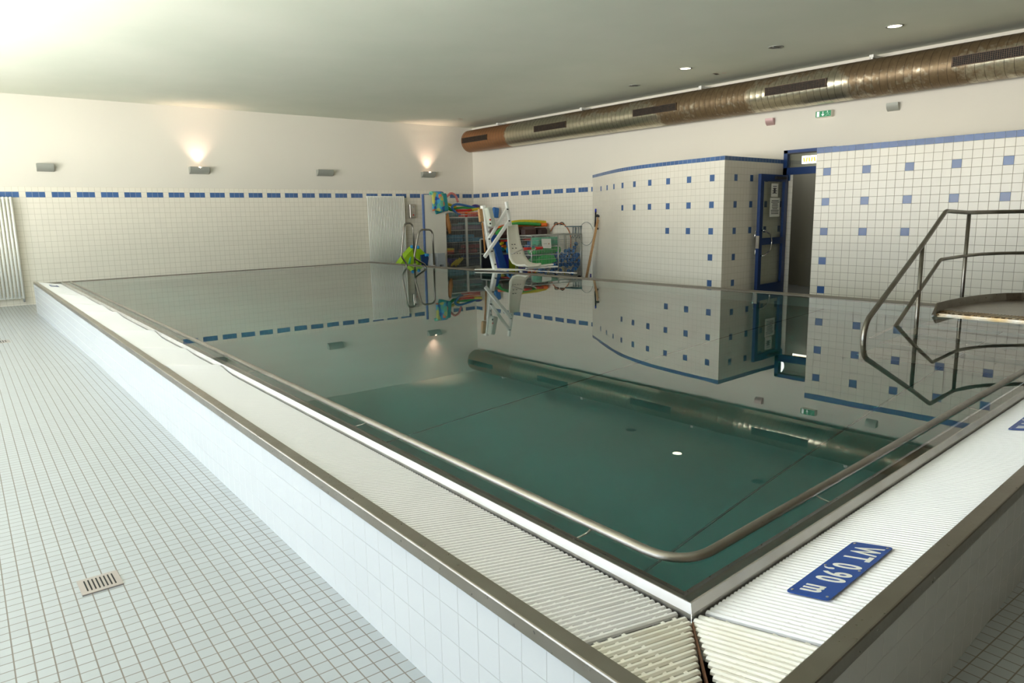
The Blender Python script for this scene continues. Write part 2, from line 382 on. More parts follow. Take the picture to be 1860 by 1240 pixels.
wd.box((DX + .11, (6.79 + WY + .2) / 2, (HC - .7) / 2), (.18, WY + .2 - 6.79, HC + .7), mi=2); wd.box((DX + .11, (5.75 + FY - .2) / 2, (HC - .7) / 2), (.18, 5.75 - FY + .2, HC + .7), mi=2); wd.box((DX + .11, 6.27, (HC + 2.29) / 2), (.18, 1.04, HC - 2.29), mi=2)
wd.quad((DX - .008, WY, 1.914), (DX - .008, 6.79, 1.914), (DX + .01, 6.79, 1.914), (DX + .01, WY, 1.914), 0, [(0, .5)] * 4)
tag(wd.build('wall_right', [M['tile'], M['tile_b'], M['paint']], fix=False), kind='structure')
# window wall (outside the frame, on the left) and the wall behind the camera
wl = MB(); th = .25; prev = FY - .2
for a, b in WIN + [(WY + .2, None)]:
    wl.box((LX - th / 2, (prev + a) / 2, (HC - .7) / 2), (th, a - prev, HC + .7)); 
    if b is None: break
    wl.box((LX - th / 2, (a + b) / 2, (-.7 + .3) / 2), (th, b - a, 1.0)); wl.box((LX - th / 2, (a + b) / 2, (3.15 + HC) / 2), (th, b - a, HC - 3.15)); prev = b
tag(wl.build('wall_left', M['paint']), kind='structure')
for k, (a, b) in enumerate(WIN):
    w = MB()
    for y in (a + .03, (a + b) / 2, b - .03): w.box((LX - .1, y, 1.775), (.06, .06, 2.95))
    for z in (.33, 2.6, 3.22): w.box((LX - .1, (a + b) / 2, z), (.06, b - a, .06))
    tag(w.build('window_%d' % (k + 1), M['white']), kind='structure')
wf = MB(); wf.box(((LX + DX) / 2, FY - .1, (HC - .7) / 2), (DX - LX + .5, .2, HC + .7))
tag(wf.build('wall_front', mat('dark_front_wall', (112, 102, 88), .8)), kind='structure')

# curved tiled enclosure
CP = [(11.93, 12.15), (11.62, 11.66), (11.3, 11.16), (10.974, 10.63), (10.66, 10.1), (10.42, 9.6), (10.22, 9.05), (10.08, 8.5), (9.97, 7.95), (9.88, 7.35), (9.791, 6.715)]
# smooth it
Cv = [Vector((p[0], p[1])) for p in CP]
def catmull(P, n=8):
    out = []
    for i in range(len(P) - 1):
        a = P[i - 1] if i else P[0] * 2 - P[1]; b = P[i]; c = P[i + 1]; d = P[i + 2] if i + 2 < len(P) else P[-1] * 2 - P[-2]
        for k in range(n):
            t = k / n; out.append(.5 * ((2 * b) + (c - a) * t + (2 * a - 5 * b + 4 * c - d) * t * t + (3 * b - a - 3 * c + d) * t ** 3))
    return out + [P[-1]]
cs = catmull(Cv)[::-1]; cl = [0.]
for i in range(1, len(cs)): cl.append(cl[-1] + (cs[i] - cs[i - 1]).length)
def cpt(s):
    s = max(0, min(cl[-1], s)); i = max(j for j in range(len(cl)) if cl[j] <= s + 1e-9); i = min(i, len(cs) - 2)
    t = (s - cl[i]) / (cl[i + 1] - cl[i]); p = cs[i] * (1 - t) + cs[i + 1] * t; return (p.x, p.y)
rowsE = rows_down(2.105, [.075], 0, .121, -.62)
def patt(limits, base=2):
    """blue square when the row is one of the square rows and the column index allows it"""
    def fn(r_, c):
        if r_ == 0: return 1
        if (r_ - 3) % 4 == 0 and (c - base) % 5 == 0:
            k = (r_ - 3) // 4; n = (c - base) // 5
            if 0 <= k < len(limits) and 0 <= n < limits[k]: return 1
        return 0
    return fn
en = MB()
cells(en, lambda u: cpt(u * T), 0, cl[-1] / T, rowsE, patt([9, 6, 3, 1, 1]))
sv = Vector((11.9 - 9.791, 6.79 - 6.715)); sl = sv.length; T2 = .108
cells(en, lambda u: (9.791 + sv.x * min(1, u * T2 / sl), 6.715 + sv.y * min(1, u * T2 / sl)), 0, sl / T2, rowsE, patt([4, 4, 4, 1, 1], 3))
lid = [V2((p.x, p.y), 2.105) for p in cs] + [(11.93, 6.8, 2.105)]
en.add(lid, [tuple(range(len(lid)))], 2)
tag(en.build('wall_curved', [M['tile'], M['tile_b'], M['paint']], fix=False), kind='structure')
# tiled block on the right
rb = MB(); TR = .128
rowsR = rows_down(2.118, [.09], 0, .121, -.62)
def prt(r_, c):
    if r_ == 0: return 1
    if (r_ - 3) % 4 == 0:
        k = (r_ - 3) // 4
        if (c - 1) % 5 == 0:
            n = (c - 1) // 5
            lim = [99, 99, 3, 1, 1, 1]
            if 0 <= k < 6 and 0 <= n < lim[k]: return 1
            if k == 2 and n == 12: return 0
    return 0
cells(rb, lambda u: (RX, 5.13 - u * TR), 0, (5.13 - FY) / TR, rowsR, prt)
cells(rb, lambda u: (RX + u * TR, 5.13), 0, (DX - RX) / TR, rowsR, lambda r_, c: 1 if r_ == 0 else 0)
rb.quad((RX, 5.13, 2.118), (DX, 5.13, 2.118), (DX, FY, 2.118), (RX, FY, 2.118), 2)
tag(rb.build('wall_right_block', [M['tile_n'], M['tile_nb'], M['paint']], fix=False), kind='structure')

# corridor behind the door
co = MB()
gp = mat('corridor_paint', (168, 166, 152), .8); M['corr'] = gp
co.quad((13.9, 5.0, -.6), (13.9, 8.4, -.6), (13.9, 8.4, 2.6), (13.9, 5.0, 2.6))
co.quad((12.1, 8.1, -.6), (14, 8.1, -.6), (14, 8.1, 2.6), (12.1, 8.1, 2.6)); co.quad((12.1, 5.3, -.6), (14, 5.3, -.6), (14, 5.3, 2.6), (12.1, 5.3, 2.6))
co.quad((12, 5, 2.6), (14, 5, 2.6), (14, 8.4, 2.6), (12, 8.4, 2.6))
co.box((13.8, 7.25, .7), (.2, .28, 2.6)); co.box((13.5, 7.9, 1), (.4, .35, 3.2)); co.box((13.84, 6.65, .7), (.12, .16, 2.6))
tag(co.build('wall_corridor', gp), kind='structure')
ww = MB(); a = XP(1452, 281, 13.6); b = XP(1484, 297, 13.6)
ww.box((13.6, 6.95, 2.2), (.03, .85, .17)); cw = ww.build('window_7', mat('lit_transom', (250, 250, 235), .5, emit=(250, 250, 240), estr=2.2)); tag(cw, kind='structure')
yl = MB()
for k in range(5): yl.box((13.58, 7.32 - k * .06, 2.2), (.01, .03, .09), (R(20 * (k % 2) - 10), 0, 0))
yl.build('lettering', mat('yellow_letter', (215, 190, 60), .5, emit=(225, 200, 70), estr=1.0), cw)
cl_ = bpy.data.lights.new('corridor_light', 'POINT'); cl_.energy = 5; cl_.shadow_soft_size = .2; clo = bpy.data.objects.new('corridor_light', cl_); clo.location = (12.9, 7.4, 2.3); COL.objects.link(clo)

# ================================================================ POOL
DEP = -.98
pool = MB()
def inset(d, e=None):
    e = d if e is None else e
    # inner polygon of the basin, moved inwards by d
    return [P00 + LD * d + RD * d, P01 - LD * e + np.array([d, 0]), P11 - np.array([e, e]), P10 + np.array([-e, d])]
q = inset(.08, .012)
for k in range(4):
    a, b = q[k], q[(k + 1) % 4]; pool.quad(V2(a, DEP), V2(b, DEP), V2(b, -.12), V2(a, -.12))
pool.quad(*[V2(p, DEP) for p in q])
pb = tag(pool.build('pool_basin', [M['liner']], fix=False), kind='structure')
sm = MB()
for y in (1.05, 3.1):
    sm.box((3.75, y, DEP + .003), (7.0, .012, .004), (0, 0, R(5)))
sm.build('liner_seam', M['seam'], pb)
st = MB()       # steel band below the water line
qi = inset(.078, .011)
for k in range(4):
    a, b = qi[k], qi[(k + 1) % 4]; st.quad(V2(a, -.12), V2(b, -.12), V2(b, -.03), V2(a, -.03))
st.build('steel_band', M['cop'], pb)
# weir: ridge with a sloping outer face
we = MB()
def wline(P, D_, Nn, L, s0=0.):
    prof = [(-.075, -.12), (-.072, -.05), (-.003, .014), (.003, .015), (.012, -.012), (.014, -.14)]
    for i in range(len(prof) - 1):
        (o0, z0), (o1, z1) = prof[i], prof[i + 1]
        def pt(o_, z, e): 
            s_ = s0 if e == 0 else L
            ss = s_ - o_ if e == 0 else s_
            return V2(P + D_ * ss + Nn * o_, z)
        we.quad(pt(o0, z0, 0), pt(o0, z0, 1), pt(o1, z1, 1), pt(o1, z1, 0))
wline(P00, LD, LN, 15.25); wline(P00, RD, RN, 7.6)
tag(we.build('trim_1', M['steel']), kind='structure')
# rim: coping and tiled outside
G = .455; GR = .425; CZ = .052
cor = P00 + LN * G + RN * GR          # outer corner (nearly square)
cpb = MB()
def coping(P, D_, Nn, g, s0, L, other):
    # profile: inner lip, flat top, rounded edge, front face, drip
    prof = [(g - .062, -.03), (g - .062, CZ - .008), (g - .058, CZ - .004), (g - .006, CZ), (g - .002, CZ - .001), (g, CZ - .005), (g, CZ - .045), (g - .012, CZ - .047)]
    for i in range(len(prof) - 1):
        (o0, z0), (o1, z1) = prof[i], prof[i + 1]
        e0, e1 = s0 - (o0 + other - g), s0 - (o1 + other - g)
        cpb.add([V2(P + D_ * e0 + Nn * o0, z0), V2(P + D_ * L + Nn * o0, z0), V2(P + D_ * L + Nn * o1, z1), V2(P + D_ * e1 + Nn * o1, z1)], [(0, 1, 2, 3)])
coping(P00, LD, LN, G, 0, 15.25, GR); coping(P00, RD, RN, GR, 0, 7.6, G)
tag(cpb.build('trim_2', M['cop']), kind='structure')
rw = MB()
def rimwall(P, D_, Nn, g, s0, s1, flip=False):
    n = int((s1 - s0) / .105) + 1
    for i in range(n):
        a = s0 + i * .105; b = min(a + .105, s1); z = CZ - .046; r_ = 0
        while z > -.63:
            z2 = z - (.1 if r_ == 0 else .112)
            A, B = P + D_ * a + Nn * (g - .012), P + D_ * b + Nn * (g - .012)
            rw.quad(V2(A, z2), V2(B, z2), V2(B, z), V2(A, z), 0, [(i, r_), (i + 1, r_), (i + 1, r_ + 1), (i, r_ + 1)]); z = z2; r_ += 1
rimwall(P00, LD, LN, G, -GR + .008, 15.25); rimwall(P00, RD, RN, GR, -G + .008, 7.6)
tag(rw.build('wall_pool_rim', M['rim'], fix=False), kind='structure')
# gutter channel under the gratings
gc = MB()
for P, D_, Nn, g, L in ((P00, LD, LN, G, 15.25), (P00, RD, RN, GR, 7.6)):
    a0, a1 = P - D_ * (.4), P + D_ * L
    gc.quad(V2(a0 + Nn * .01, -.13), V2(a1 + Nn * .01, -.13), V2(a1 + Nn * (g - .03), -.13), V2(a0 + Nn * (g - .03), -.13))
tag(gc.build('gutter_channel', M['gut'], fix=False), kind='structure')
# far and right pool walls with a steel edge
ew = MB(); es = MB()
def edge(a, b, nrm, w=.24):
    a = np.array(a); b = np.array(b); nrm = np.array(nrm)
    ew.prism([V2(a, -.62), V2(b, -.62), V2(b + nrm * w, -.62), V2(a + nrm * w, -.62)], (0, 0, .608), 0)
    es.prism([V2(a - nrm * .004, -.01), V2(b - nrm * .004, -.01), V2(b + nrm * (w + .01), -.01), V2(a + nrm * (w + .01), -.01)], (0, 0, .014), 0)
edge(P01 - np.array([.425, .03]), P11 + np.array([.24, 0]), (-.06, .998)); edge(P11, P10 - np.array([0, .8]), (1, 0))
tag(ew.build('pool_outer_wall', M['rim']), kind='structure'); tag(es.build('trim_3', mat('edge_steel', (120, 114, 102), .5, .6)), kind='structure')
# water
wt = MB(); q = inset(.006, .004)
wt.add([V2(p, 0) for p in q], [(0, 1, 2, 3)], 0)
wt.add([V2(p, 0) for p in q] + [V2(p, DEP + .002) for p in q], [(0, 1, 5, 4), (1, 2, 6, 5), (2, 3, 7, 6), (3, 0, 4, 7), (7, 6, 5, 4)], 1)
me_w = wt.build('pool_water', [M['water'], M['waterside']], fix=True)
import bmesh
b_ = bmesh.new(); b_.from_mesh(me_w.data); bmesh.ops.remove_doubles(b_, verts=b_.verts, dist=1e-5); bmesh.ops.recalc_face_normals(b_, faces=b_.faces); b_.to_mesh(me_w.data); b_.free()
tag(me_w, 'clear teal pool water filling the raised pool to its steel weir', 'water', kind='stuff')

# gratings: rods across the gutter on four carrier strips
ZI, ZO = -.024, .036
def gz(o_, g): return ZI + (o_ - .02) / (g - .08) * (ZO - ZI)
BUMPS = [(4.55, .030, .10), (5.6, .018, .10), (6.92, .034, .13), (9.06, .024, .15), (10.16, .018, .15), (12.0, .012, .2)]
def bump(s, fo):
    h = 0
    for c, a, w in BUMPS:
        d = s - c; h += a * math.exp(-(d / (w if d > 0 else w * 2.2)) ** 2)
    return h * (.35 + .65 * (1 - fo))
def rods(mb, P, D_, Nn, g, s0, s1, other, left, pitch=.0212, wavy=False, w=.0162):
    i0, i1 = .019, g - .068
    s = s0
    Z = Vector((0, 0, 1)); D3 = Vector((D_[0], D_[1], 0))
    while s < s1:
        a, b = i0, i1
        if s < 0:                                  # mitre towards the corner
            a = max(i0, -s * g / other + .008)
        if b - a > .015:
            n = 4 if not wavy else 5
            pr = [(-w / 2, -.012), (-w / 2, -.004), (-w / 4.5, .0015), (w / 4.5, .0015), (w / 2, -.004), (w / 2, -.012)]
            vs = []
            k = 2
            js = random.uniform(-.0008, .0008)
            for e, o_ in enumerate((a, (a + b) / 2, b)):
                fo = (o_ - i0) / (i1 - i0); z = gz(o_, g) + (bump(s, fo) if wavy else 0)
                p = P + D_ * (s + js) + Nn * o_
                for dx, dz in pr: vs.append((p[0] + D_[0] * dx, p[1] + D_[1] * dx, z + dz))
            F = []
            for e in (0, 1):
                for j in range(6): F.append((e * 6 + j, e * 6 + (j + 1) % 6, (e + 1) * 6 + (j + 1) % 6, (e + 1) * 6 + j))
            F += [(0, 1, 2, 3, 4, 5)[::-1], (12, 13, 14, 15, 16, 17)]
            mb.add(vs, F, 0)
            # raised connecting nodes over the carrier strips
            for o_ in (.05, .10, g * .56, g - .15, g - .1):
                if a < o_ - .01 and o_ + .01 < b and s < 3.2:
                    fo = (o_ - i0) / (i1 - i0); z = gz(o_, g) + (bump(s, fo) if wavy else 0); p = P + D_ * (s + pitch / 2) + Nn * o_
                    mb.box((p[0], p[1], z - .009), (.012, .012, .011), (0, 0, math.atan2(D_[1], D_[0])))
        s += pitch
    for o_ in (.05, .10, g * .56, g - .15, g - .1):
        a = max(s0, -o_ * other / g + .01 if s0 < 0 else s0)
        if s0 < 0 and a >= s1: continue
        n = max(2, int((s1 - a) / .1)) if wavy else 2
        for i in range(n - 1):
            u, v = a + (s1 - pitch - a) * i / (n - 1), a + (s1 - pitch - a) * (i + 1) / (n - 1)
            fo = (o_ - i0) / (i1 - i0); zu = gz(o_, g) + (bump(u, fo) if wavy else 0); zv = gz(o_, g) + (bump(v, fo) if wavy else 0)
            A, B = P + D_ * u + Nn * o_, P + D_ * v + Nn * o_
            mb.bar(V2(A, zu - .021), V2(B, zv - .021), .010, .014)
    return mb
GG = 'grating mats over the pool gutter'
g_ = rods(MB(), P00, LD, LN, G, -GR + .09, .012, GR, True, pitch=.0225, w=.017); tag(g_.build('gutter_grating', M['rodc']), 'cream mitred corner grating of the left gutter, beside the pool corner', 'grating', GG)
for k, (a, b) in enumerate([(.036, 2.4), (2.41, 4.9), (4.91, 15.15)]):
    g_ = rods(MB(), P00, LD, LN, G, a, b, GR, True, wavy=(k > 0))
    tag(g_.build('gutter_grating', M['rod']), ['flat white slatted grating on left gutter next to the cream corner piece', 'white slatted grating with one raised wave, middle of left gutter', 'long white grating buckled in several waves, far half of left gutter'][k], 'grating', GG)
g_ = rods(MB(), P00, RD, RN, GR, -G + .09, .03, G, False, pitch=.0225, w=.017); tag(g_.build('gutter_grating', M['rodc']), 'mitred corner grating of right gutter with rusty tips beside pool corner', 'grating', GG)
for k, (a, b) in enumerate([(.055, 1.78), (1.79, 7.2)]):
    g_ = rods(MB(), P00, RD, RN, GR, a, b, G, False)
    tag(g_.build('gutter_grating', M['rod']), ['white slatted grating under the large blue depth plate', 'white slatted grating of right gutter running out of the right edge'][k], 'grating', GG)
mj = MB(); mj.bar(V2(P00 + LN * .03 + RN * .03, -.03), V2(P00 + LN * (G - .07) + RN * (GR - .07), .02), .004, .02)
tag(mj.build('trim_4', M['rust']), kind='structure')

# depth plates
def text_mesh(s, size):
    cu = bpy.data.curves.new('t', 'FONT'); cu.body = s; cu.size = size; cu.extrude = .0006; cu.align_x = 'CENTER'; cu.align_y = 'CENTER'; cu.space_character = 1.3; cu.offset = size * .02
    ob = bpy.data.objects.new('t', cu); COL.objects.link(ob); dg = bpy.context.evaluated_depsgraph_get(); me = bpy.data.meshes.new_from_object(ob.evaluated_get(dg)); bpy.data.objects.remove(ob); return me
def depth_plate(P, D_, Nn, g, s, label, flip, L=.462, Wd=.128, off=.145, rot=0):
    c2 = P + D_ * s + Nn * (off + Wd / 2); z = gz(off + Wd / 2, g) + .006
    X = Vector((-D_[0], -D_[1], 0)); Y = Vector((Nn[0], Nn[1], 0)); sl = (ZO - ZI) / (g - .08); Y = Vector((Nn[0], Nn[1], sl)).normalized()
    if flip: X = -X; 
    Zv = X.cross(Y); 
    if Zv.z < 0: X = -X; Zv = -Zv
    mt = Matrix(((X.x, Y.x, Zv.x), (X.y, Y.y, Zv.y), (X.z, Y.z, Zv.z)))
    e = thing('depth_plate', V2(c2, z), label, 'sign', 'blue water depth plates on the gratings')
    def tr(p): v = mt @ Vector(p); return (v.x + c2[0], v.y + c2[1], v.z + z)
    b = MB(); n = 5; poly = []
    for cx, cy, a0 in ((L / 2 - .012, Wd / 2 - .012, 0), (-L / 2 + .012, Wd / 2 - .012, 90), (-L / 2 + .012, -Wd / 2 + .012, 180), (L / 2 - .012, -Wd / 2 + .012, 270)):
        for k in range(n): an = R(a0 + 90 * k / (n - 1)); poly.append(tr((cx + .012 * math.cos(an), cy + .012 * math.sin(an), 0)))
    b.prism(poly, tuple(Zv * .003)); b.build('plate', M['signb'], e)
    me = text_mesh('WT 0,90 m', .1); xs_ = [v.co.x for v in me.vertices]; ys_ = [v.co.y for v in me.vertices]
    w0 = max(xs_) - min(xs_); h0 = max(ys_) - min(ys_); cx = (max(xs_) + min(xs_)) / 2; cy = (max(ys_) + min(ys_)) / 2
    for v in me.vertices:
        p = tr(((v.co.x - cx) / w0 * L * .87, (v.co.y - cy) / h0 * Wd * .80, .0034 + v.co.z)); v.co = p
    me.materials.clear(); me.materials.append(M['signw']); to = bpy.data.objects.new('lettering', me); COL.objects.link(to); to.parent = e; to.matrix_parent_inverse = Matrix.Translation(e.location).inverted()
    for sx in (-1, 0, 1):
        for sy in (-1, 1):
            q_ = MB(); q_.cyl(tr((sx * (L / 2 - .017), sy * (Wd / 2 - .012), .003)), tr((sx * (L / 2 - .017), sy * (Wd / 2 - .012), .005)), .0042, 10); q_.build('screw', M['steel'], e)
depth_plate(P00, RD, RN, GR, .497, 'blue plate reading WT 0,90 m, nearest, on the right gutter grating', False)
depth_plate(P00, RD, RN, GR, 2.76, 'blue depth plate cut by the right picture edge on the grating', False, off=.145)
depth_plate(P00, LD, LN, G, 14.3, 'tiny far blue depth plate at the far end of the left gutter', False, L=.4)

# tube around the inside of the weir
gt = thing('grab_rail', V2(P00 + LD * .3 + RD * .17, 0), 'steel tube running round the pool just inside the weir', 'rail')
o1, o2 = .165, .15
pc = P00 + RD * o1 + LD * o2
pp = fillet([V2(P01 + np.array([o1 - .02, -.12]), .0), V2(pc, .0), V2(P10 + np.array([-.15, o2]), .0)], [.17], 10)
gt_b = MB(); gt_b.tube(pp, .0195, 14); gt_b.build('tube', M['tube'], gt)
for s in (.56, 2.35, 4.2, 6.2, 8.3, 10.4, 12.5):
    b = MB(); a = P00 + LD * s + RD * o1
    b.tube(fillet([V2(a, -.015), V2(a + LN * .02, -.05), V2(a + LN * (o1 - .01), -.07)], .03, 4), .006, 8); b.build('bracket', M['steel'], gt)
for s in (1.06, 2.9, 4.9, 6.6):
    b = MB(); a = P00 + RD * s + LD * o2
    b.tube(fillet([V2(a, -.015), V2(a + RN * .02, -.05), V2(a + RN * (o2 - .01), -.07)], .03, 4), .006, 8); b.build('bracket', M['steel'], gt)

# ================================================================ STAIR RAIL AND PLATFORM
hr = thing('stair_handrail', (7.757, 2.02, ZF), 'stainless steel two-bar handrail rising out of the water by the platform', 'handrail')
top = fillet([(4.59, 1.67, -.9), (4.59, 1.67, .14), (6.2, 1.88, .75), (7.03, 2.0, 1.07), (7.757, 2.02, 1.045)], [.15, .2, .05], 8) + [(8.05, 1.97, 1.045), (8.3, 1.88, 1.045), (8.66, 1.64, 1.045), (8.86, 1.3, 1.045), (8.92, .8, 1.045), (8.92, .2, 1.045)]
b = MB(); b.tube(top, .0225, 16); b.build('top_rail', M['tube'], hr)
mid = fillet([(5.0, 1.79, -.25), (5.60, 1.83, 0.0), (6.16, 1.875, .272), (6.86, 1.95, .56), (7.757, 2.02, .555)], [.01, .2, .04], 6) + [(8.05, 1.97, .56), (8.3, 1.88, .56), (8.66, 1.64, .56), (8.86, 1.3, .56), (8.92, .8, .56), (8.92, .2, .56)]
b = MB(); b.tube(mid, .019, 14); b.build('mid_rail', M['tube'], hr)
for x_, y_, z0_, z1_ in ((6.19, 1.88, -.95, .745), (7.757, 2.02, ZF, 1.04), (8.87, 1.25, ZF, 1.04)):
    b = MB(); b.cyl((x_, y_, z0_), (x_, y_, z1_), .02, 14); b.build('post', M['tube'], hr)
pf = thing('stair_platform', (7.9, 1.0, ZF), 'stainless steel platform tray at the top of the pool stairs', 'platform')
lipP = [(6.5, 1.86), (6.73, 1.906), (7.1, 1.92), (7.48, 1.90), (7.76, 1.865), (8.02, 1.80), (8.2, 1.72), (8.34, 1.607), (8.48, 1.42), (8.58, 1.2), (8.63, .9), (8.64, .55), (8.64, -.1)]
tray = MB(); tray.prism([(6.86, 1.9, -.01)] + [(x, y, -.01) for x, y in lipP[2:]] + [(6.86, -.1, -.01)], (0, 0, .035)); tray.build('tray', M['cop'], pf)
lp = MB()
for i in range(len(lipP) - 1):
    a, c = np.array(lipP[i]), np.array(lipP[i + 1]); d = c - a; n = np.array([-d[1], d[0]]) / np.linalg.norm(d)
    h0 = .012 if i == 0 else .11; h1 = .11
    lp.add([V2(a, -.01), V2(c, -.01), V2(c, h1), V2(a, h0), V2(a - n * .035, -.01), V2(c - n * .035, -.01), V2(c - n * .012, h1), V2(a - n * .012, h0)], [(0, 1, 2, 3), (4, 7, 6, 5), (3, 2, 6, 7), (0, 3, 7, 4), (1, 5, 6, 2)])
lp.build('raised_lip', M['cop'], pf)
ps = MB()
y = 1.86
while y > -.1:
    for x in np.arange(6.60, 6.86, .03):
        if x < 6.62 + max(0, (y - 1.7)) * .8: continue
        ps.box((x + .01, y, .018), (.022, .014, .012), (0, 0, R(35 if int(y * 100) % 2 else -35)))
    y -= .03
ps.box((6.73, .87, .006), (.29, 1.96, .012)); ps.box((6.59, .87, .0), (.012, 1.96, .035)); ps.build('tread_grip_strip', steel('grip_steel', (205, 196, 178), .3, (190, 160, 110)), pf)
for x, y in ((7.9, 1.5), (8.4, .3), (7.9, .1), (8.4, 1.1)):
    b = MB(); b.cyl((x, y, ZF), (x, y, 0), .025); b.build('leg', M['tube'], pf)
for k in range(4):
    b = MB(); b.box((6.3 - .45 * k, 1.2, -.22 - .2 * k), (.42, 1.2, .03)); b.build('stair_tread', M['cop'], pf)

# ================================================================ FLOOR DRAINS
def drain(cx, cy, label, w=.155):
    e = thing('floor_drain', (cx, cy, fz(cx, cy)), label, 'drain'); z = fz(cx, cy) + .001
    b = MB(); b.box((cx, cy, z + .002), (w, w, .006)); b.build('cover_plate', mat('drain_steel', (168, 160, 156), .45, .5), e)
    for k in range(8):
        s_ = MB(); s_.box((cx - w * .34 + k * w * .68 / 7, cy, z + .0055), (w * .035, w * .68, .002)); s_.build('slot', M['dark'], e)
drain(-1.148, 2.218, 'square steel floor drain with eight slots in white tile floor')
drain(-.94, 11.0, 'thin dark drain grate in distant floor at left picture edge', .3)

# ================================================================ RADIATORS AND WALL ITEMS
def radiator(x0, x1, n, z0, z1, y, label):
    e = thing('radiator', ((x0 + x1) / 2, y, ZF), label, 'radiator', 'tall white column radiators')
    p = (x1 - x0) / n
    for z, nm in ((z1 - .03, 'top_header'), (z0 + .03, 'bottom_header')):
        b = MB(); b.tube([(x0 + .01, y, z), (x1 - .01, y, z)], .024, 12)
        for i in range(n): b.ball((x0 + p * (i + .5), y - .0, z), .031, 10)
        b.build(nm, M['white'], e)
    for i in range(n):
        b = MB(); x = x0 + p * (i + .5); 
        b.tube([(x, y - .02, z0 + .03), (x, y - .02, z1 - .03)], p * .36, 10)
        b.build('column', M['white'], e)
    b = MB(); b.cyl((x1 - .03, y, z0 + .02), (x1 - .03, y, z0 - .07), .018); b.cyl((x1 - .03, y, z0 - .05), (x1 - .03, WY - .012, z0 - .05), .012); b.build('valve', M['grey'], e)
    
    for xb in (x0 + .1, x1 - .1): b = MB(); b.box((xb, WY - .075, z1 - .06), (.03, .12, .03)); b.build('wall_bracket', M['white'], e)
radiator(8.13, 9.33, 24, -.47, 1.74, 17.15, 'tall white column radiator on far wall behind the pool ladder')
radiator(-.95, -.02, 14, -.42, 1.70, 17.15, 'tall white column radiator cut by the left picture edge')
e = thing('wall_control_box', (9.64, WY - .03, 1.31), 'small steel control box on far wall right of radiator', 'control box')
b = MB(); b.box((9.64, WY - .05, 1.31), (.19, .09, .4), bev=.01); b.build('housing', M['steel'], e)
b = MB(); b.cyl((9.65, WY - .095, 1.43), (9.65, WY - .108, 1.43), .025); b.build('dial', M['grey'], e)
b = MB(); b.cyl((9.65, WY - .095, 1.2), (9.65, WY - .108, 1.2), .018); b.build('button', M['red'], e)

# sconces on far wall (uplights with a curved shell)
def sconce(c, axis, w, h, d, label, lit, pinkish=False, group=None):
    """axis 'x': on the far wall; axis 'y': on the duct wall"""
    e = thing('wall_uplight', c, label, 'wall lamp', group)
    prof = [(0, -h / 2)] + [(d * math.sin(t), -h / 2 + h * (1 - math.cos(t))) for t in [math.pi / 2 * k / 8 for k in range(1, 9)]]
    inner = [(max(0, a - .008), z + .006) for a, z in prof][::-1]
    def P(u, a, z): return (c[0] + u, c[1] - a, c[2] + z) if axis == 'x' else (c[0] - a, c[1] + u, c[2] + z)
    b = MB(); n = len(prof)
    vs = [P(u, a, z) for u in (-w / 2, w / 2) for a, z in prof]
    F = [(i, i + 1, n + i + 1, n + i) for i in range(n - 1)]
    b.add(vs, F, 0, True)
    vs = [P(u, a * .93, z + .006) for u in (-w / 2 + .004, w / 2 - .004) for a, z in prof]; b.add(vs, F, 0, True)
    for u in (-w / 2, w / 2):
        b.add([P(u, a, z) for a, z in prof] + [P(u, 0, h / 2)], [tuple(range(n + 1))], 0)
    b.build('shell', mat('pink_lamp_metal', (190, 160, 160), .4, .5) if pinkish else M['lamp'], e, fix=False)
    t = MB(); t.tube([P(-w * .35, d * .45, .0), P(w * .35, d * .45, .0)], .013, 10)
    t.build('lamp_tube', mat('lit_lamp', (255, 220, 190), .5, emit=(255, 205, 165), estr=5) if lit else M['white'], e)
    bp = MB(); a0 = P(0, .003, 0); bp.box(a0, (w * .9, .006, h * .9) if axis == 'x' else (.006, w * .9, h * .9)); bp.build('backplate', M['white'], e)
    if lit:
        L_ = bpy.data.lights.new('uplight_beam', 'SPOT'); L_.energy = lit * 1.15; L_.color = (1, .68, .52); L_.spot_size = R(100); L_.spot_blend = 1.0; L_.shadow_soft_size = .04
        lo = bpy.data.objects.new('uplight_beam', L_); COL.objects.link(lo); lo.location = P(0, d * 1.0, .06); lo.rotation_euler = (R(180), 0, 0); lo.parent = e; lo.matrix_parent_inverse = Matrix.Translation(e.location).inverted()
SG = 'grey uplights along the far wall'
for x, z, lab, lit in ((.64, 2.31, 'unlit grey wall uplight, leftmost on far wall', 0), (3.77, 2.325, 'lit grey wall uplight glowing on far wall above the left gutter', 40), (6.98, 2.34, 'unlit grey wall uplight between the two lit ones on far wall', 0), (10.24, 2.36, 'lit grey wall uplight on far wall nearest the room corner', 40)):
    sconce((x, WY, z), 'x', .31 if x < 1 else .44, .16, .15, lab, lit, group=SG)
sconce((DX, 7.13, 2.866), 'y', .17, .13, .09, 'small pinkish wall lamp below the duct, left of exit sign', 0, True)
sconce((DX, 4.76, 2.86), 'y', .2, .13, .09, 'small grey wall lamp below the duct, right of exit sign', 0)
e = thing('exit_sign', (DX, 6.03, 2.88), 'green and white emergency exit sign on wall below duct', 'sign')
y0, y1, z0, z1 = 5.84, 6.15, 2.825, 2.945
b = MB(); b.box((DX - .05, (y0 + y1) / 2, (z0 + z1) / 2), (.1, y1 - y0, z1 - z0), bev=.008); b.build('housing', M['offwhite'], e)
b = MB(); b.box((DX - .102, (y0 + y1) / 2, (z0 + z1) / 2), (.004, y1 - y0 - .015, z1 - z0 - .015)); b.build('green_face', mat('exit_green', (10, 120, 75), .4, emit=(10, 120, 75), estr=.35), e)
def onf(u, v): return (DX - .1055, y1 - u * (y1 - y0), z0 + v * (z1 - z0))
wg = mat('exit_white', (235, 240, 235), .5, emit=(235, 240, 235), estr=.4)
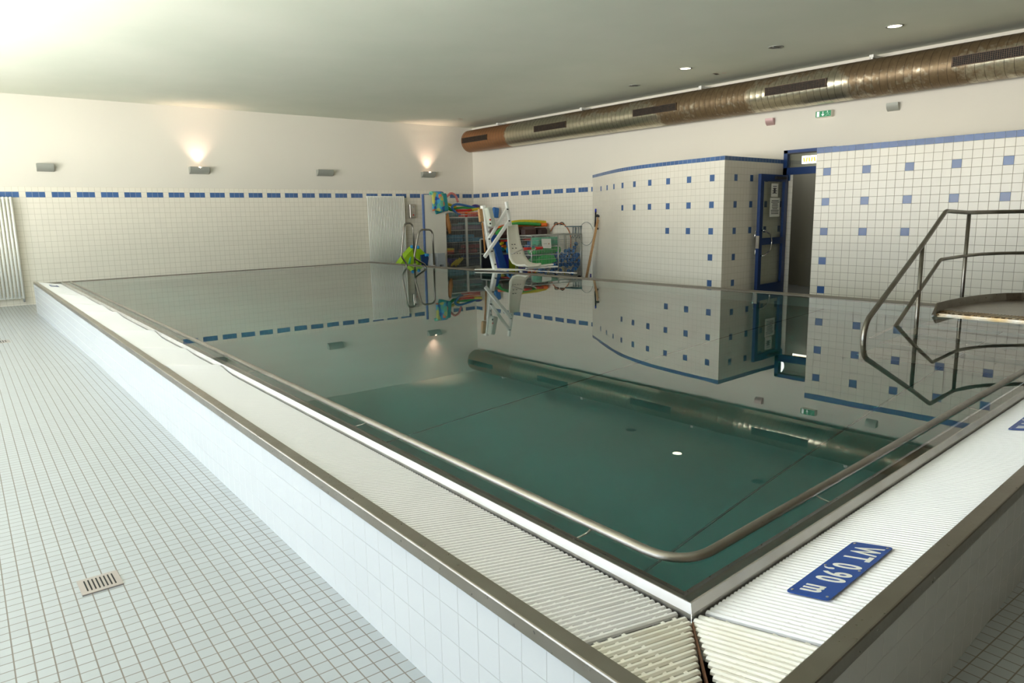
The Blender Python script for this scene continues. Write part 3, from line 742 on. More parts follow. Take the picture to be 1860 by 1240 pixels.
b = MB(); b.prism([onf(.1, .12), onf(.26, .12), onf(.26, .88), onf(.1, .88)], (-.001, 0, 0)); b.build('door_pictogram', wg, e)
b = MB(); b.bar(onf(.48, .85), onf(.48, .4), .012, .001); b.prism([onf(.38, .45), onf(.58, .45), onf(.48, .15)], (-.001, 0, 0)); b.build('arrow_pictogram', wg, e)
b = MB(); b.cyl(onf(.76, .8), (DX - .107, onf(.76, .8)[1], onf(.76, .8)[2]), .009)
for p, q_ in (((.77, .7), (.82, .42)), ((.82, .42), (.92, .15)), ((.82, .42), (.72, .28)), ((.72, .28), (.66, .12)), ((.78, .66), (.66, .55)), ((.78, .66), (.92, .55))): b.bar(onf(*p), onf(*q_), .009, .001)
b.build('running_figure', wg, e)

# downlights
def downlight(x, y, label, lit):
    e = thing('ceiling_downlight', (x, y, HC), label, 'ceiling lamp', 'recessed ceiling downlights'); n = 24; b = MB()
    r1, r2 = .125, .105
    vs = [(x + r * math.cos(2 * math.pi * k / n), y + r * math.sin(2 * math.pi * k / n), z) for r, z in ((r1, HC), (r1, HC - .008), (r2, HC - .010), (r2 - .01, HC - .003)) for k in range(n)]
    b.add(vs, [(i * n + k, i * n + (k + 1) % n, (i + 1) * n + (k + 1) % n, (i + 1) * n + k) for i in range(3) for k in range(n)], 0, True); b.build('trim_ring', M['lamp'], e)
    d = MB(); d.add([(x + .095 * math.cos(2 * math.pi * k / n), y + .095 * math.sin(2 * math.pi * k / n), HC - .004) for k in range(n)], [tuple(range(n))])
    d.build('diffuser', mat('lit_diffuser', (255, 250, 225), .5, emit=(255, 246, 215), estr=7) if lit else mat('dark_reflector', (80, 85, 78), .35, .5), e, fix=False)
    if not lit:
        c = MB(); c.bar((x - .08, y, HC - .01), (x + .08, y, HC - .01), .02, .01); c.build('lamp_bar', M['grey'], e)
    else:
        L_ = bpy.data.lights.new('downlight_beam', 'SPOT'); L_.energy = 25; L_.color = (1, .9, .72); L_.spot_size = R(100); L_.spot_blend = .6; L_.shadow_soft_size = .08
        lo = bpy.data.objects.new('downlight_beam', L_); COL.objects.link(lo); lo.location = (x, y, HC - .03); lo.parent = e; lo.matrix_parent_inverse = Matrix.Translation(e.location).inverted()
downlight(10.057, 4.018, 'lit round ceiling downlight at upper right near the duct', 1)
downlight(9.977, 7.775, 'lit round ceiling downlight, farther of the two lit', 1)
downlight(9.8, 5.805, 'unlit round ceiling downlight between the two lit ones', 0)
downlight(10.531, 9.53, 'unlit round ceiling downlight, farthest from the camera', 0)
M['flake'] = mat('bare_plaster', (225, 215, 200), .8)
fk = MB()
for (x, y) in ((10.44, 15.83), (11.0, 7.66)):
    for k in range(5):
        a = random.uniform(0, 6.28); c = (x + random.uniform(-.15, .15), y + random.uniform(-.15, .15))
        fk.add([(c[0] + .05 * math.cos(a + t) * (1 + .6 * (i % 2)), c[1] + .05 * math.sin(a + t), HC - .002) for i, t in enumerate([0, 1, 2, 3, 4, 5])], [(0, 1, 2, 3, 4, 5)])
fo = fk.build('peeling_patch', M['flake'], fix=False); tag(fo, kind='structure')

# ================================================================ DUCT
DXC, DZC, DR = 11.565, 3.345, .315
du = thing('ventilation_duct', (DXC, 8, DZC), 'long round rusty spiral ventilation duct under the ceiling along wall', 'duct')
b = MB(); n = 48; ysd = []; y = 16.75
ring = [(DR - .02, 16.96), (DR, 16.94)]
y = 16.94; k = 0
while y > -3.3:
    ring += [(DR, y - .10), (DR + .0012, y - .110), (DR + .0012, y - .118), (DR, y - .126)]; y -= .13
vs = [(DXC + r * math.cos(2 * math.pi * j / n), yy + .035 * (j / n if False else 0), DZC + r * math.sin(2 * math.pi * j / n)) for r, yy in ring for j in range(n)]
b.add(vs, [(i * n + j, i * n + (j + 1) % n, (i + 1) * n + (j + 1) % n, (i + 1) * n + j) for i in range(len(ring) - 1) for j in range(n)], 0, True)
b.add([(DXC + (DR - .02) * math.cos(2 * math.pi * j / n), 16.96, DZC + (DR - .02) * math.sin(2 * math.pi * j / n)) for j in range(n)], [tuple(range(n))])
b.build('pipe', M['duct'], du)
M['grille'] = mat('grille_rust', (92, 74, 58), .5, .5, rgb2=(70, 60, 50), nscale=20)
for y in (16.82 - .55, 13.0, 9.58, 6.27, 3.03, -.2):
    L_ = .6
    f_ = MB()
    for sy in (-1, 1): f_.box((DXC - DR + .0, y + sy * L_, DZC + .0), (.04, .015, .15))
    for sz in (-1, 1): f_.box((DXC - DR + .0, y, DZC + sz * .07), (.04, 2 * L_, .012))
    gr = f_.build('grille', M['grille'], du)
    s_ = MB(); 
    for k in range(40): s_.box((DXC - DR - .02, y - L_ + .03 * (k + .5), DZC), (.006, .006, .12))
    for k in range(4): s_.box((DXC - DR - .022, y, DZC - .04 + k * .027), (.006, 2 * L_, .004))
    s_.build('louvre', M['grille'], gr)
    v_ = MB(); v_.box((DXC - DR - .002, y, DZC), (.03, 2 * L_ - .02, .125)); v_.build('dark_opening', M['dark'], gr)
for y in (15.6, 12.2, 8.62, 5.05, 1.5):
    b = MB(); b.box((11.74, y, HC - .07), (.34, .07, .05)); b.box((11.9, y, HC - .2), (.02, .07, .3)); b.box((11.6, y, HC - .1), (.02, .03, .12)); b.build('hanger', M['white'], du)

# ================================================================ DOOR
dr = MB(); Y0, Y1, XF = 5.75, 6.78, 11.885
for y in (Y0 + .04, Y1 - .04): dr.box((XF, y, (2.275 - .57) / 2), (.09, .08, 2.845))
dr.box((XF, (Y0 + Y1) / 2, 2.25), (.09, Y1 - Y0, .06)); dr.box((XF, (Y0 + Y1) / 2, 1.875), (.09, Y1 - Y0, .135))
door = tag(dr.build('door_1', M['bluef']), 'open blue framed glass door with a transom window', kind='structure')
b = MB(); b.box((XF, (Y0 + Y1) / 2, 2.08), (.012, Y1 - Y0 - .16, .29)); b.build('transom_pane', M['glass'], door)
b = MB(); b.box((XF, (Y0 + Y1) / 2, 2.212), (.095, Y1 - Y0 - .15, .02)); b.build('gasket', M['black'], door)
H = Vector((11.85, 6.70, 0)); E_ = Vector((10.77, 6.615, 0)); dv = (E_ - H); dl = dv.length; dv.normalize(); dn = Vector((dv.y, -dv.x, 0))
if dn.y > 0: dn = -dn
def dp(u, off, z): p = H + dv * u + dn * off; return (p.x, p.y, z)
lf = MB(); ztop, zbot = 1.80, -.55
def dbar(u0, u1, z0, z1, t=.055, m_=lf, off=0): m_.prism([dp(u0, off - t / 2, z0), dp(u1, off - t / 2, z0), dp(u1, off - t / 2, z1), dp(u0, off - t / 2, z1)], tuple(dn * t))
dbar(0, .12, zbot, ztop); dbar(dl - .12, dl, zbot, ztop, .06); dbar(.12, dl - .12, ztop - .13, ztop); dbar(.12, dl - .12, zbot, zbot + .26); dbar(.12, dl - .12, .47, .6)
leaf = lf.build('door_leaf', M['bluef'], door)
b = MB(); dbar(.11, dl - .11, zbot + .2, ztop - .1, .01, b); b.build('pane', M['glass'], leaf)
for sgn in (1, -1):
    b = MB(); o_ = .03
    hp = [dp(dl - .09, sgn * o_, .75), dp(dl - .09, sgn * .09, .75), dp(dl - .33, sgn * .10, .66), dp(dl - .38, sgn * .10, .52), dp(dl - .33, sgn * .10, .36), dp(dl - .09, sgn * .09, .27), dp(dl - .09, sgn * o_, .27)]
    if sgn < 0: hp = [dp(dl - .06 if i in (0, 1, 5, 6) else dl - .0 - .02 * i, -.03 if i in (0, 6) else -.075, p[2]) for i, p in enumerate(hp)]
    b.tube(fillet(hp, .05, 4), .014, 10); b.build('handle', M['chrome'], leaf)
b = MB(); b.box(dp(dl - .01, .0, .53), (.03, .065, .24), (0, 0, math.atan2(dv.y, dv.x))); b.build('lock_plate', M['chrome'], leaf)
b = MB(); b.box(dp(.35, .05, 1.74), (.4, .05, .05), (0, 0, math.atan2(dv.y, dv.x))); b.build('door_closer', M['black'], leaf)
for (c0, c1, z0, z1, lab, nl) in ((.36, .63, 1.38, 1.63, 'upper door notice', 4), (.26, .66, 1.0, 1.36, 'lower door notice', 9)):
    pe = MB(); pe.prism([dp(c0, .008, z0), dp(c1, .008, z0), dp(c1, .008, z1), dp(c0, .008, z1)], tuple(dn * .002)); po = pe.build('paper_notice', M['white'], leaf)
    ln = MB()
    for k in range(nl):
        zz = z1 - .05 - (z1 - z0 - .08) * k / nl; wv = random.uniform(.5, .85) * (c1 - c0) / 2; cc = (c0 + c1) / 2
        ln.prism([dp(cc - wv, .0105, zz - .008), dp(cc + wv, .0105, zz - .008), dp(cc + wv, .0105, zz + .006), dp(cc - wv, .0105, zz + .006)], tuple(dn * .0005))
    if nl == 4: ln.prism([dp(.46, .0105, 1.45), dp(.54, .0105, 1.45), dp(.54, .0105, 1.55), dp(.46, .0105, 1.55)], tuple(dn * .0005))
    ln.build('printing', mat('print_ink', (90, 90, 95), .8), po)

# ================================================================ LADDER GRAB RAILS
def ladder_rail(y, top, label, w=.42):
    e = thing('ladder_handrail', (7.4, y, ZF), label, 'pool ladder rail', 'curved steel ladder rails at the right pool edge')
    b = MB(); b.tube(fillet([(7.47, y, .02), (7.46, y, top), (7.47 - w * .72, y, top + .01), (7.44 - w, y, .22), (7.24, y, .06), (7.24, y, -.06), (7.2, y, -.6)], [.12, .12, .09, .07, .03], 8), .021, 14); b.build('tube', M['tube'], e)
    f_ = MB(); f_.cyl((7.47, y, .02), (7.47, y, .035), .045); f_.build('flange', M['steel'], e)
ladder_rail(13.66, .99, 'bent steel ladder handrail, taller left one, in front of the radiator', .33)
ladder_rail(12.82, .84, 'bent steel ladder handrail, right one, in front of the partition', .5)

# ================================================================ PARTITION, TOWEL, FAR CORNER ITEMS
PY = 16.22; px0, px1 = YP(771, 400, PY)[0], YP(809, 400, PY)[0]
e = thing('partition_panel', ((px0 + px1) / 2, PY, ZF), 'plain off-white partition board with a blue edge post on far deck', 'partition')
b = MB(); b.box(((px0 + px1) / 2, PY, (1.745 + ZF) / 2 + .01), (px1 - px0, .04, 1.745 - ZF - .02)); b.build('board', M['panel'], e)
b = MB(); b.box((px0 - .025, PY, (1.76 + ZF) / 2), (.045, .06, 1.76 - ZF)); b.build('edge_post', mat('post_blue', (90, 115, 165), .5), e)
tw_ = thing('beach_towel', (9.85, PY, 1.8), 'folded turquoise towel with bright pattern hung over the partition', 'towel')
tb = MB(); rows_ = []
for k, (dy, dz) in enumerate([(-.10, -.50), (-.105, -.3), (-.10, -.1), (-.07, .02), (0, .05), (.05, .0), (.06, -.25)]): rows_.append((dy, dz))
vs = []; nx_ = 10
for i in range(nx_):
    for dy, dz in rows_: vs.append((9.615 + .046 * i, PY - .01 + dy - .012 * math.sin(i * 1.3), 1.79 + dz + .02 * math.sin(i * .7) * (dz < -.2)))
nr = len(rows_)
tb.add(vs, [(i * nr + j, i * nr + j + 1, (i + 1) * nr + j + 1, (i + 1) * nr + j) for i in range(nx_ - 1) for j in range(nr - 1)], 0, True)
pat = bpy.data.materials.new('towel_print'); pat.use_nodes = True; t = pat.node_tree; vn = t.nodes.new('ShaderNodeTexVoronoi'); vn.inputs['Scale'].default_value = 9; g = t.nodes.new('ShaderNodeNewGeometry'); t.links.new(g.outputs['Position'], vn.inputs['Vector'])
rr = t.nodes.new('ShaderNodeValToRGB'); rr.color_ramp.interpolation = 'CONSTANT'; t.links.new(vn.outputs['Color'], rr.inputs[0]); rr.color_ramp.elements[0].color = lin((60, 140, 205)); rr.color_ramp.elements[1].position = .8; rr.color_ramp.elements[1].color = lin((225, 130, 90))
for p, c in ((.3, (80, 170, 215)), (.45, (110, 190, 160)), (.6, (60, 100, 200)), (.7, (205, 205, 110))): q_ = rr.color_ramp.elements.new(p); q_.color = lin(c)
t.links.new(rr.outputs[0], t.nodes['Principled BSDF'].inputs[0]); t.nodes['Principled BSDF'].inputs['Roughness'].default_value = .9
o_ = tb.build('printed_face', pat, tw_); sd = o_.modifiers.new('s', 'SOLIDIFY'); sd.thickness = .02
b = MB(); b.box((10.07, PY - .07, 1.53), (.17, .07, .5), (0, R(-6), 0), bev=.03); b.box((9.86, PY - .05, 1.40), (.3, .04, .34), (0, R(-14), 0), bev=.015); b.build('turquoise_back', M['teal'], tw_)

# play slide, stools
sx = 15.6
def yq(px, py, y=15.9): p = YP(px, py, y); return (p[0], p[1], p[2])
e = thing('toddler_slide', (8.5, 15.9, ZF), 'lime green and blue plastic toddler slide behind the pool ladder', 'toy slide')
b = MB(); prof = [yq(727, 480), (8.2, 15.9, ZF), (8.85, 15.9, ZF), yq(762, 462), yq(762, 450), yq(753, 448), yq(740, 462)]
b.prism(prof, (0, .28, 0)); b.build('slide_chute', M['lime'], e)
b = MB(); p = yq(762, 450); b.prism([p, yq(776, 463), yq(778, 485), (8.98, 15.9, ZF), (8.88, 15.9, ZF), yq(766, 478), yq(761, 464)], (0, .28, 0)); b.build('side_arch', M['lime'], e)
for px, py in ((748, 448), (759, 449)): 
    b = MB(); b.ball(yq(px, py), .05, 10); b.build('knob', M['cyan'], e)
b = MB(); b.prism([yq(763, 463), yq(774, 461), yq(777, 468), yq(774, 486), yq(766, 484)], (0, -.05, 0)); b.build('ladder_panel', M['navy'], e)
b = MB(); b.box(yq(773, 463), (.12, .2, .08), bev=.02); b.build('cap', M['cyan'], e)
b = MB(); b.prism([yq(741, 479), yq(744, 468), yq(746, 466), yq(745, 478)], (0, -.02, 0)); b.build('decal', M['mint'], e)
for k, (x0, x1, lab) in enumerate(((9.22, 9.5, 'white plastic step stool, left one, in front of the partition'), (9.55, 9.88, 'grey plastic step stool, right one, in front of the partition'))):
    e = tag(MB().prism([(x0, 15.9, ZF), (x0 + .07, 15.9, ZF), (x0 + .1, 15.9, -.2), (x1 - .1, 15.9, -.2), (x1 - .07, 15.9, ZF), (x1, 15.9, ZF), (x1 - .04, 15.9, .12), (x0 + .04, 15.9, .12)], (0, .3, 0)).build('step_stool', mat('stool_plastic', (176, 180, 184) if k else (225, 228, 232), .4)), lab, 'stool')

# ================================================================ WIRE CUPBOARD
CY = 16.35
def cp(px, py, y=CY): p = YP(px, py, y); return (float(p[0]), y, float(p[2]))
cx0, cx1, cxm = 10.17, 11.62, 10.92; czt, czb = 1.1, -.38
e = thing('wire_cupboard', ((cx0 + cx1) / 2, CY + .3, ZF), 'grey wire mesh storage cupboard full of swim aids in the corner', 'cupboard')
b = MB()
for x in (cx0, cx1):
    for y in (CY, CY + .6): b.box((x, y, (czt + ZF) / 2 + .04), (.03, .03, czt - ZF - .08))
for y in (CY, CY + .6):
    for z in (czt, czb): b.box(((cx0 + cx1) / 2, y, z), (cx1 - cx0, .025, .025))
for x in (cx0, cx1):
    for z in (czt, czb): b.box((x, CY + .3, z), (.025, .6, .025))
b.build('frame', M['wire'], e)
shz = [.74, .39, .04, -.34]
for z in shz:
    b = MB(); b.box(((cx0 + cx1) / 2, CY + .3, z - .01), (cx1 - cx0 - .04, .56, .012)); b.build('shelf', M['wire'], e)
for (a, c) in ((cx0 + .02, cxm - .03), (cxm + .03, cx1 - .02)):
    b = MB()
    for z in (czb + .03, czt): b.box(((a + c) / 2, CY - .02, z), (c - a, .012, .018))
    for x in (a, c): b.box((x, CY - .02, (czt + czb) / 2), (.02, .012, czt - czb))
    k = a + .04
    while k < c: b.box((k, CY - .02, (czt + czb) / 2 + .08), (.007, .007, czt - czb + .16)); k += .042
    for z in np.arange(czb + .1, czt + .2, .2): b.box(((a + c) / 2, CY - .02, z), (c - a, .004, .004))
    b.build('mesh_door', M['wire'], e)
b = MB(); b.box((cxm, CY - .02, (czt + czb) / 2), (.045, .02, czt - czb)); b.build('centre_post', M['wire'], e)
bk = MB(); bk.box(((cx0 + cx1) / 2, CY + .59, (czt + czb) / 2), (cx1 - cx0, .01, czt - czb)); bk.box((cx1 - .01, CY + .3, (czt + czb) / 2), (.01, .56, czt - czb)); bk.build('back_panel', mat('cupboard_back', (60, 62, 64), .6, .3), e)
for x in (cx0 + .05, cx1 - .05):
    for y in (CY + .04, CY + .56): b = MB(); b.cyl((x - .015, y, ZF + .045), (x + .015, y, ZF + .045), .045); b.build('castor', M['black'], e)
def item(mb, name, m_, label, cat, group=None): return tag(mb.build(name, m_), label, cat, group)
# shelves from the top
for k, (a, c, z, h, cm, lab) in enumerate([(10.22, 10.88, .75, .1, 'mauve', 'mauve foam mat pile, lower, on top shelf left'), (10.22, 10.86, .86, .06, 'slate', 'grey foam mat pile, upper, on top shelf left'), (10.97, 11.56, .75, .12, 'mauve', 'mauve foam mat pile, lower, on top shelf right'), (10.97, 11.5, .88, .07, 'teal', 'teal foam mat pile, upper, on top shelf right')]):
    b = MB(); b.box(((a + c) / 2, CY + .3, z + h / 2), (c - a, .42, h), bev=.02); item(b, 'foam_mat', M[cm], lab, 'foam mat')
n = 0
for r_ in range(2):
    for x in np.arange(10.26, 11.55, .105):
        if abs(x - cxm) < .05 or (r_ == 1 and x > 11.3): continue
        b = MB(); b.tube([(x, CY + .06, .445 + r_ * .105), (x, CY + .4, .445 + r_ * .105)], .05, 8); item(b, 'pull_buoy', M['aqua'], 'blue foam pull buoy stacked in rows on the second shelf', 'pull buoy', 'blue pull buoys on the second shelf')
for x, z, cm, lab in ((10.42, .075, 'dred', 'red dive ring stack bottom ring on third shelf'), (10.42, .13, 'orange', 'orange dive ring in the middle of the ring stack'), (10.42, .185, 'yellow', 'yellow dive ring on top of the ring stack')):
    b = MB(); b.tube([(x + .13 * math.cos(a), CY + .2 + .13 * math.sin(a), z) for a in np.linspace(0, 2 * math.pi, 25)[:-1]], .03, 10, closed=True); item(b, 'dive_ring', M[cm], lab, 'ring')
for k, (x, z) in enumerate(((11.05, .1), (11.3, .1), (11.45, .24), (11.15, .24))):
    b = MB(); b.box((x, CY + .3, z), (.22 if k < 2 else .26, .4, .11), bev=.03); item(b, 'red_belt_roll', M['dred'], 'dark red foam belts piled on third shelf right', 'foam belt', 'dark red belts on the third shelf')
b = MB(); b.ball((10.32, CY + .2, -.25), .09, 12, sc=(1, 1, .8)); item(b, 'mesh_ball', M['mauve'], 'mauve ball on the lowest shelf at left', 'ball')
b = MB(); b.box((10.6, CY + .35, -.2), (.3, .3, .24), bev=.04); item(b, 'kick_bag', M['purple'], 'dark purple bag behind the yellow fins on lowest shelf', 'bag')
for k, (x, t_) in enumerate(((10.52, 35), (10.66, 50), (10.76, 40))):
    b = MB(); b.box((x, CY + .1 + .02 * k, -.22 + .02 * k), (.3, .05, .08), (0, R(-t_), 0), bev=.02); item(b, 'swim_fin', M['yellow'], 'yellow swim fin leaning on the lowest shelf', 'swim fin', 'yellow fins on the lowest shelf')
b = MB(); b.box((11.28, CY + .3, -.23), (.58, .4, .2), bev=.03); item(b, 'plastic_crate', M['darkblue'], 'dark blue crate on the lowest shelf at right', 'crate')
b = MB(); b.box((11.28, CY + .3, -.32 + .26), (.5, .36, .06), bev=.02); item(b, 'kickboard', M['navy'], 'navy board lying on the dark blue crate', 'board')
# on top of the cupboard
def noodle(pts, cm, lab, r=.034, name='swim_noodle', group='pool noodles on the wire cupboard'):
    b = MB(); P = catmull([Vector(p) for p in pts], 6); b.tube(P, r, 12); item(b, name, M[cm], lab, 'pool noodle', group)
YB = CY + .3
noodle([(cp(808, 366)[0], YB, 1.62), cp(811, 357, YB), cp(819, 351, YB), cp(827, 355, YB), cp(832, 367, YB)], 'pink', 'pink foam noodle bent in an arch on top of the cupboard')
noodle([cp(806, 367, YB - .1), cp(815, 371, YB - .1), cp(828, 376, YB - .1)], 'yellow', 'yellow noodle, left end, on top of the cupboard by the towel', .04)
noodle([cp(836, 390, YB - .2), cp(826, 384, YB - .2), cp(821, 376, YB - .2), cp(829, 371, YB - .15), cp(845, 373, YB - .1), cp(865, 378, YB)], 'blue', 'blue noodle curling in a loop on top of the cupboard')
noodle([cp(826, 378, YB - .05), cp(845, 377, YB - .05), cp(866, 380, YB - .05)], 'green', 'green noodle lying under the blue loop on the cupboard')
noodle([cp(829, 382, YB - .15), cp(845, 382, YB - .15), cp(856, 381, YB - .15)], 'red', 'red noodle, upper, in pile on top of the cupboard')
noodle([cp(850, 383, YB - .1), cp(858, 381, YB - .1), cp(870, 379, YB - .1)], 'yellow', 'yellow noodle at the right of the pile on the cupboard', .04)
noodle([cp(830, 386, YB - .2), cp(850, 387, YB - .2), cp(868, 387, YB - .2)], 'orange', 'orange noodle in the middle of the pile on the cupboard')
noodle([cp(834, 393, YB - .22), cp(848, 393, YB - .22), cp(867, 391, YB - .22)], 'red', 'red noodle, lowest, in pile on top of the cupboard', .045)
noodle([cp(808, 391, YB - .1), cp(820, 389, YB - .1), cp(834, 391, YB - .1)], 'teal', 'teal noodle at the left of the pile on the cupboard', .05)
noodle([cp(812, 376, YB), cp(818, 380, YB), cp(826, 381, YB)], 'green', 'short green noodle piece at the left on the cupboard', .05)
noodle([cp(808, 395, YB), cp(840, 396, YB), cp(872, 395, YB)], 'slate', 'grey-green noodle under the pile on the cupboard', .05)
b = MB(); c = cp(864, 375, YB + .1); b.ball(c, .15, 14, sc=(1, .5, .45)); item(b, 'float_disc', M['purple'], 'dark purple float behind the noodles on the cupboard', 'float')
b = MB(); c1 = cp(813, 388, CY - .06); b.tube([c1, cp(812, 397, CY - .08), cp(815, 410, CY - .09), cp(817, 424, CY - .08)], .06, 8, radii=[.03, .07, .075, .04]); item(b, 'loofah_bundle', M['tan'], 'brown cloth bundle hanging on the cupboard front', 'cloth')
b = MB(); b.box(cp(900, 386, 15.9), (.22, .1, .3), (0, R(8), 0), bev=.03); item(b, 'blue_bucket', M['blue'], 'blue plastic tub on wall shelf behind the pool lift', 'tub')
b = MB(); c = cp(900, 393, 15.9); b.box((c[0], 16.6, c[2] - .03), (.3, 1.38, .02)); item(b, 'wall_shelf', M['grey'], 'small shelf on far wall carrying the blue tub', 'shelf')

# ================================================================ POOL LIFT
LY = 10.6
def lq(px, py, y=LY): p = YP(px, py, y); return (float(p[0]), y, float(p[2]))
e = thing('pool_lift', (7.5, LY, 0.02), 'white pool hoist with seat standing at the right pool edge', 'pool lift')
b = MB(); b.bar((7.52, LY, .03), lq(886, 433), .085, .085, bev=.01); b.bar(lq(886, 434), lq(877, 373), .085, .085, bev=.01); b.build('mast', M['white'], e)
b = MB(); b.bar(lq(888, 434, LY - .06), lq(921, 379, LY - .06), .05, .06, bev=.008); b.build('upper_link', M['white'], e)
b = MB(); b.bar(lq(880, 467, LY - .06), lq(925, 401, LY - .06), .05, .07, bev=.008); b.build('lower_link', M['white'], e)
b = MB(); b.bar(lq(919.5, 366), lq(927, 410), .06, .06, bev=.008); b.build('seat_arm', M['white'], e)
for p in ((921, 380), (924, 401), (888, 434), (893, 456), (899, 480)):
    b = MB(); q_ = lq(*p, LY - .08); b.cyl(q_, (q_[0], q_[1] - .03, q_[2]), .014, 10); b.build('bolt', M['black'], e)
q_ = lq(888.5, 394, LY - .12)
b = MB(); b.box((q_[0] + .02, q_[1], q_[2]), (.13, .14, .38), (0, R(-14), 0), bev=.02); bx_ = b.build('battery_box', mat('battery_casing', (196, 200, 186), .45), e)
for p, m_ in (((890, 399), 'red'), ((890, 406), 'black')):
    b = MB(); r_ = lq(*p, LY - .185); b.cyl(r_, (r_[0], r_[1] - .015, r_[2]), .018, 10); b.build('button', M[m_], bx_)
b = MB(); b.cyl(lq(889, 411, LY - .05), lq(888, 422, LY - .05), .015); b.build('actuator_rod', M['steel'], e)
b = MB(); q_ = lq(873, 391); b.box(q_, (.09, .06, .26), (0, R(-6), 0), bev=.01); b.build('wooden_block', M['wood'], e)
b = MB(); b.tube([lq(876, 404), lq(879, 430), lq(881, 458)], .018, 8); b.build('cable', M['tan'], e)
# seat shell: profile swept across its width
sp_ = [(10.72, .93, .27), (10.73, .75, .30), (10.72, .55, .34), (10.70, .36, .40), (10.66, .22, .44), (10.56, .11, .46), (10.44, .075, .46), (10.3, .07, .46), (10.16, .085, .44), (10.12, .07, .42)]
b = MB(); vs = []; n = len(sp_)
for (y, z, w) in sp_:
    for u in np.linspace(0, 1, 7):
        lift = .035 * (abs(2 * u - 1)) ** 4; x = 7.95 + .0 + w * u
        vs.append((x, y - lift * (z > .3) , z + lift * (z <= .3)))
b.add(vs, [(i * 7 + j, i * 7 + j + 1, (i + 1) * 7 + j + 1, (i + 1) * 7 + j) for i in range(n - 1) for j in range(6)], 0, True)
so = b.build('seat_shell', M['offwhite'], e); md = so.modifiers.new('s', 'SOLIDIFY'); md.thickness = .035; md.offset = 0
for i, (x, z) in enumerate([(8.05, .52), (8.12, .52), (8.06, .44), (8.15, .44), (8.04, .33), (8.1, .33), (8.18, .33), (8.25, .33)]):
    h_ = MB(); h_.cyl((x, 10.66, z), (x, 10.69, z), .008, 8); h_.build('drain_hole', M['dark'], so)
for s_, en_, gr_ in (((929, 461), (964, 451), (951, 452)), ((962, 458), (985, 450), (973, 451))):
    b = MB(); yy = 10.45 if s_[0] < 940 else 10.5; b.tube([lq(*s_, yy), lq(*gr_, yy), lq(*en_, yy)], .016, 8); ao = b.build('armrest', M['steel'], e)
    g2 = MB(); g2.tube([lq(*gr_, yy), lq(*en_, yy)], .03, 10); g2.build('red_grip', M['red'], ao)
b = MB(); b.bar((8.1, 10.3, .03), (8.9, 10.2, .03), .05, .03, bev=.005); b.bar(lq(970, 484, 10.3), lq(1004, 480, 10.3), .07, .03, bev=.005); b.box(lq(975, 483, 10.25), (.18, .12, .04), bev=.01); b.build('foot_rest', M['white'], e)
b = MB(); z_ = .022; b.prism([(7.25, 10.95, z_), (7.5, 10.3, z_), (7.75, 10.0, z_), (7.9, 10.05, z_), (7.72, 10.75, z_), (7.4, 11.0, z_)], (0, 0, .018)); b.build('base_plate', M['offwhite'], e)
b = MB(); b.bar((7.7, 10.4, .03), (7.9, 8.6, .03), .05, .015); b.build('base_rail', M['steel'], e)
b = MB(); b.cyl((7.7, 10.5, ZF), (7.7, 10.5, .025), .03); b.cyl((7.8, 10.1, ZF), (7.8, 10.1, .025), .03); b.build('support_leg', M['white'], e)

# ================================================================ SHELF TROLLEY BY THE DUCT WALL
TY = 13.6
def tq(px, py, y=TY): p = YP(px, py, y); return (float(p[0]), y, float(p[2]))
x0, x1 = tq(898, 430)[0], 11.75; zt = .53
e = thing('shelf_trolley', ((x0 + x1) / 2, TY + .3, ZF), 'low open trolley under brown bags between pool lift and wire basket', 'trolley')
b = MB()
for x in (x0, x1):
    for y in (TY, TY + .6): b.box((x, y, (zt + ZF) / 2), (.035, .035, zt - ZF))
b.build('uprights', M['wire'], e)
for z in (zt, .14, -.42): b = MB(); b.box(((x0 + x1) / 2, TY + .3, z), (x1 - x0, .62, .025)); b.build('shelf', M['wire'], e)
b = MB(); b.box(((x0 + x1) / 2, TY + .63, .06), (x1 - x0, .01, .95)); b.build('back_panel', mat('trolley_back', (50, 52, 56), .6), e)
for x in (x0 + .05, x1 - .1, (x0 + x1) / 2): b = MB(); b.cyl((x - .02, TY + .02, ZF + .05), (x + .02, TY + .02, ZF + .05), .05); b.build('castor', M['black'], e)
b = MB(); a, c = tq(903, 431), tq(940, 411); b.box((10.42, TY + .3, .68), (.78, .5, .27), bev=.09); item(b, 'gym_bag', M['brown'], 'dark brown bag, left one, on top of the trolley behind the seat', 'bag')
b = MB(); b.box((11.11, TY + .3, .685), (.54, .5, .29), bev=.08); item(b, 'gym_bag', M['brown'], 'dark brown bag, right one, on top of the trolley below noodles', 'bag')
b = MB(); b.box((11.57, TY + .22, .67), (.33, .4, .24), bev=.06); item(b, 'gym_bag', mat('near_black_bag', (58, 38, 36), .7), 'small dark bag at the wall end of the trolley top', 'bag')
GT = 'pool noodles on the brown bags'
noodle([tq(929, 404, TY + .35), tq(945, 402, TY + .35), tq(970, 402, TY + .35), tq(994, 404, TY + .35)], 'yellow', 'yellow noodle, top of the three on the brown bags', .045, group=GT)
noodle([tq(902, 424, TY + .1), tq(912, 415, TY + .15), tq(930, 407, TY + .3), tq(955, 406, TY + .3), tq(981, 408, TY + .3)], 'green', 'long green noodle below the yellow one on the brown bags', .045, group=GT)
noodle([tq(904, 414, TY + .2), tq(925, 410, TY + .4), tq(970, 409, TY + .4), tq(994, 408, TY + .2)], 'orange', 'orange noodle at the back of the brown bags', .05, group=GT)
b = MB(); a = tq(889, 428, TY - .25); b.prism([tq(893, 428, TY - .25), tq(902, 426, TY - .25), (10.2, TY - .25, ZF), (9.95, TY - .25, ZF)], (0, .06, 0)); item(b, 'swim_board', M['deep'], 'tall deep blue board leaning behind the lift mast', 'board')
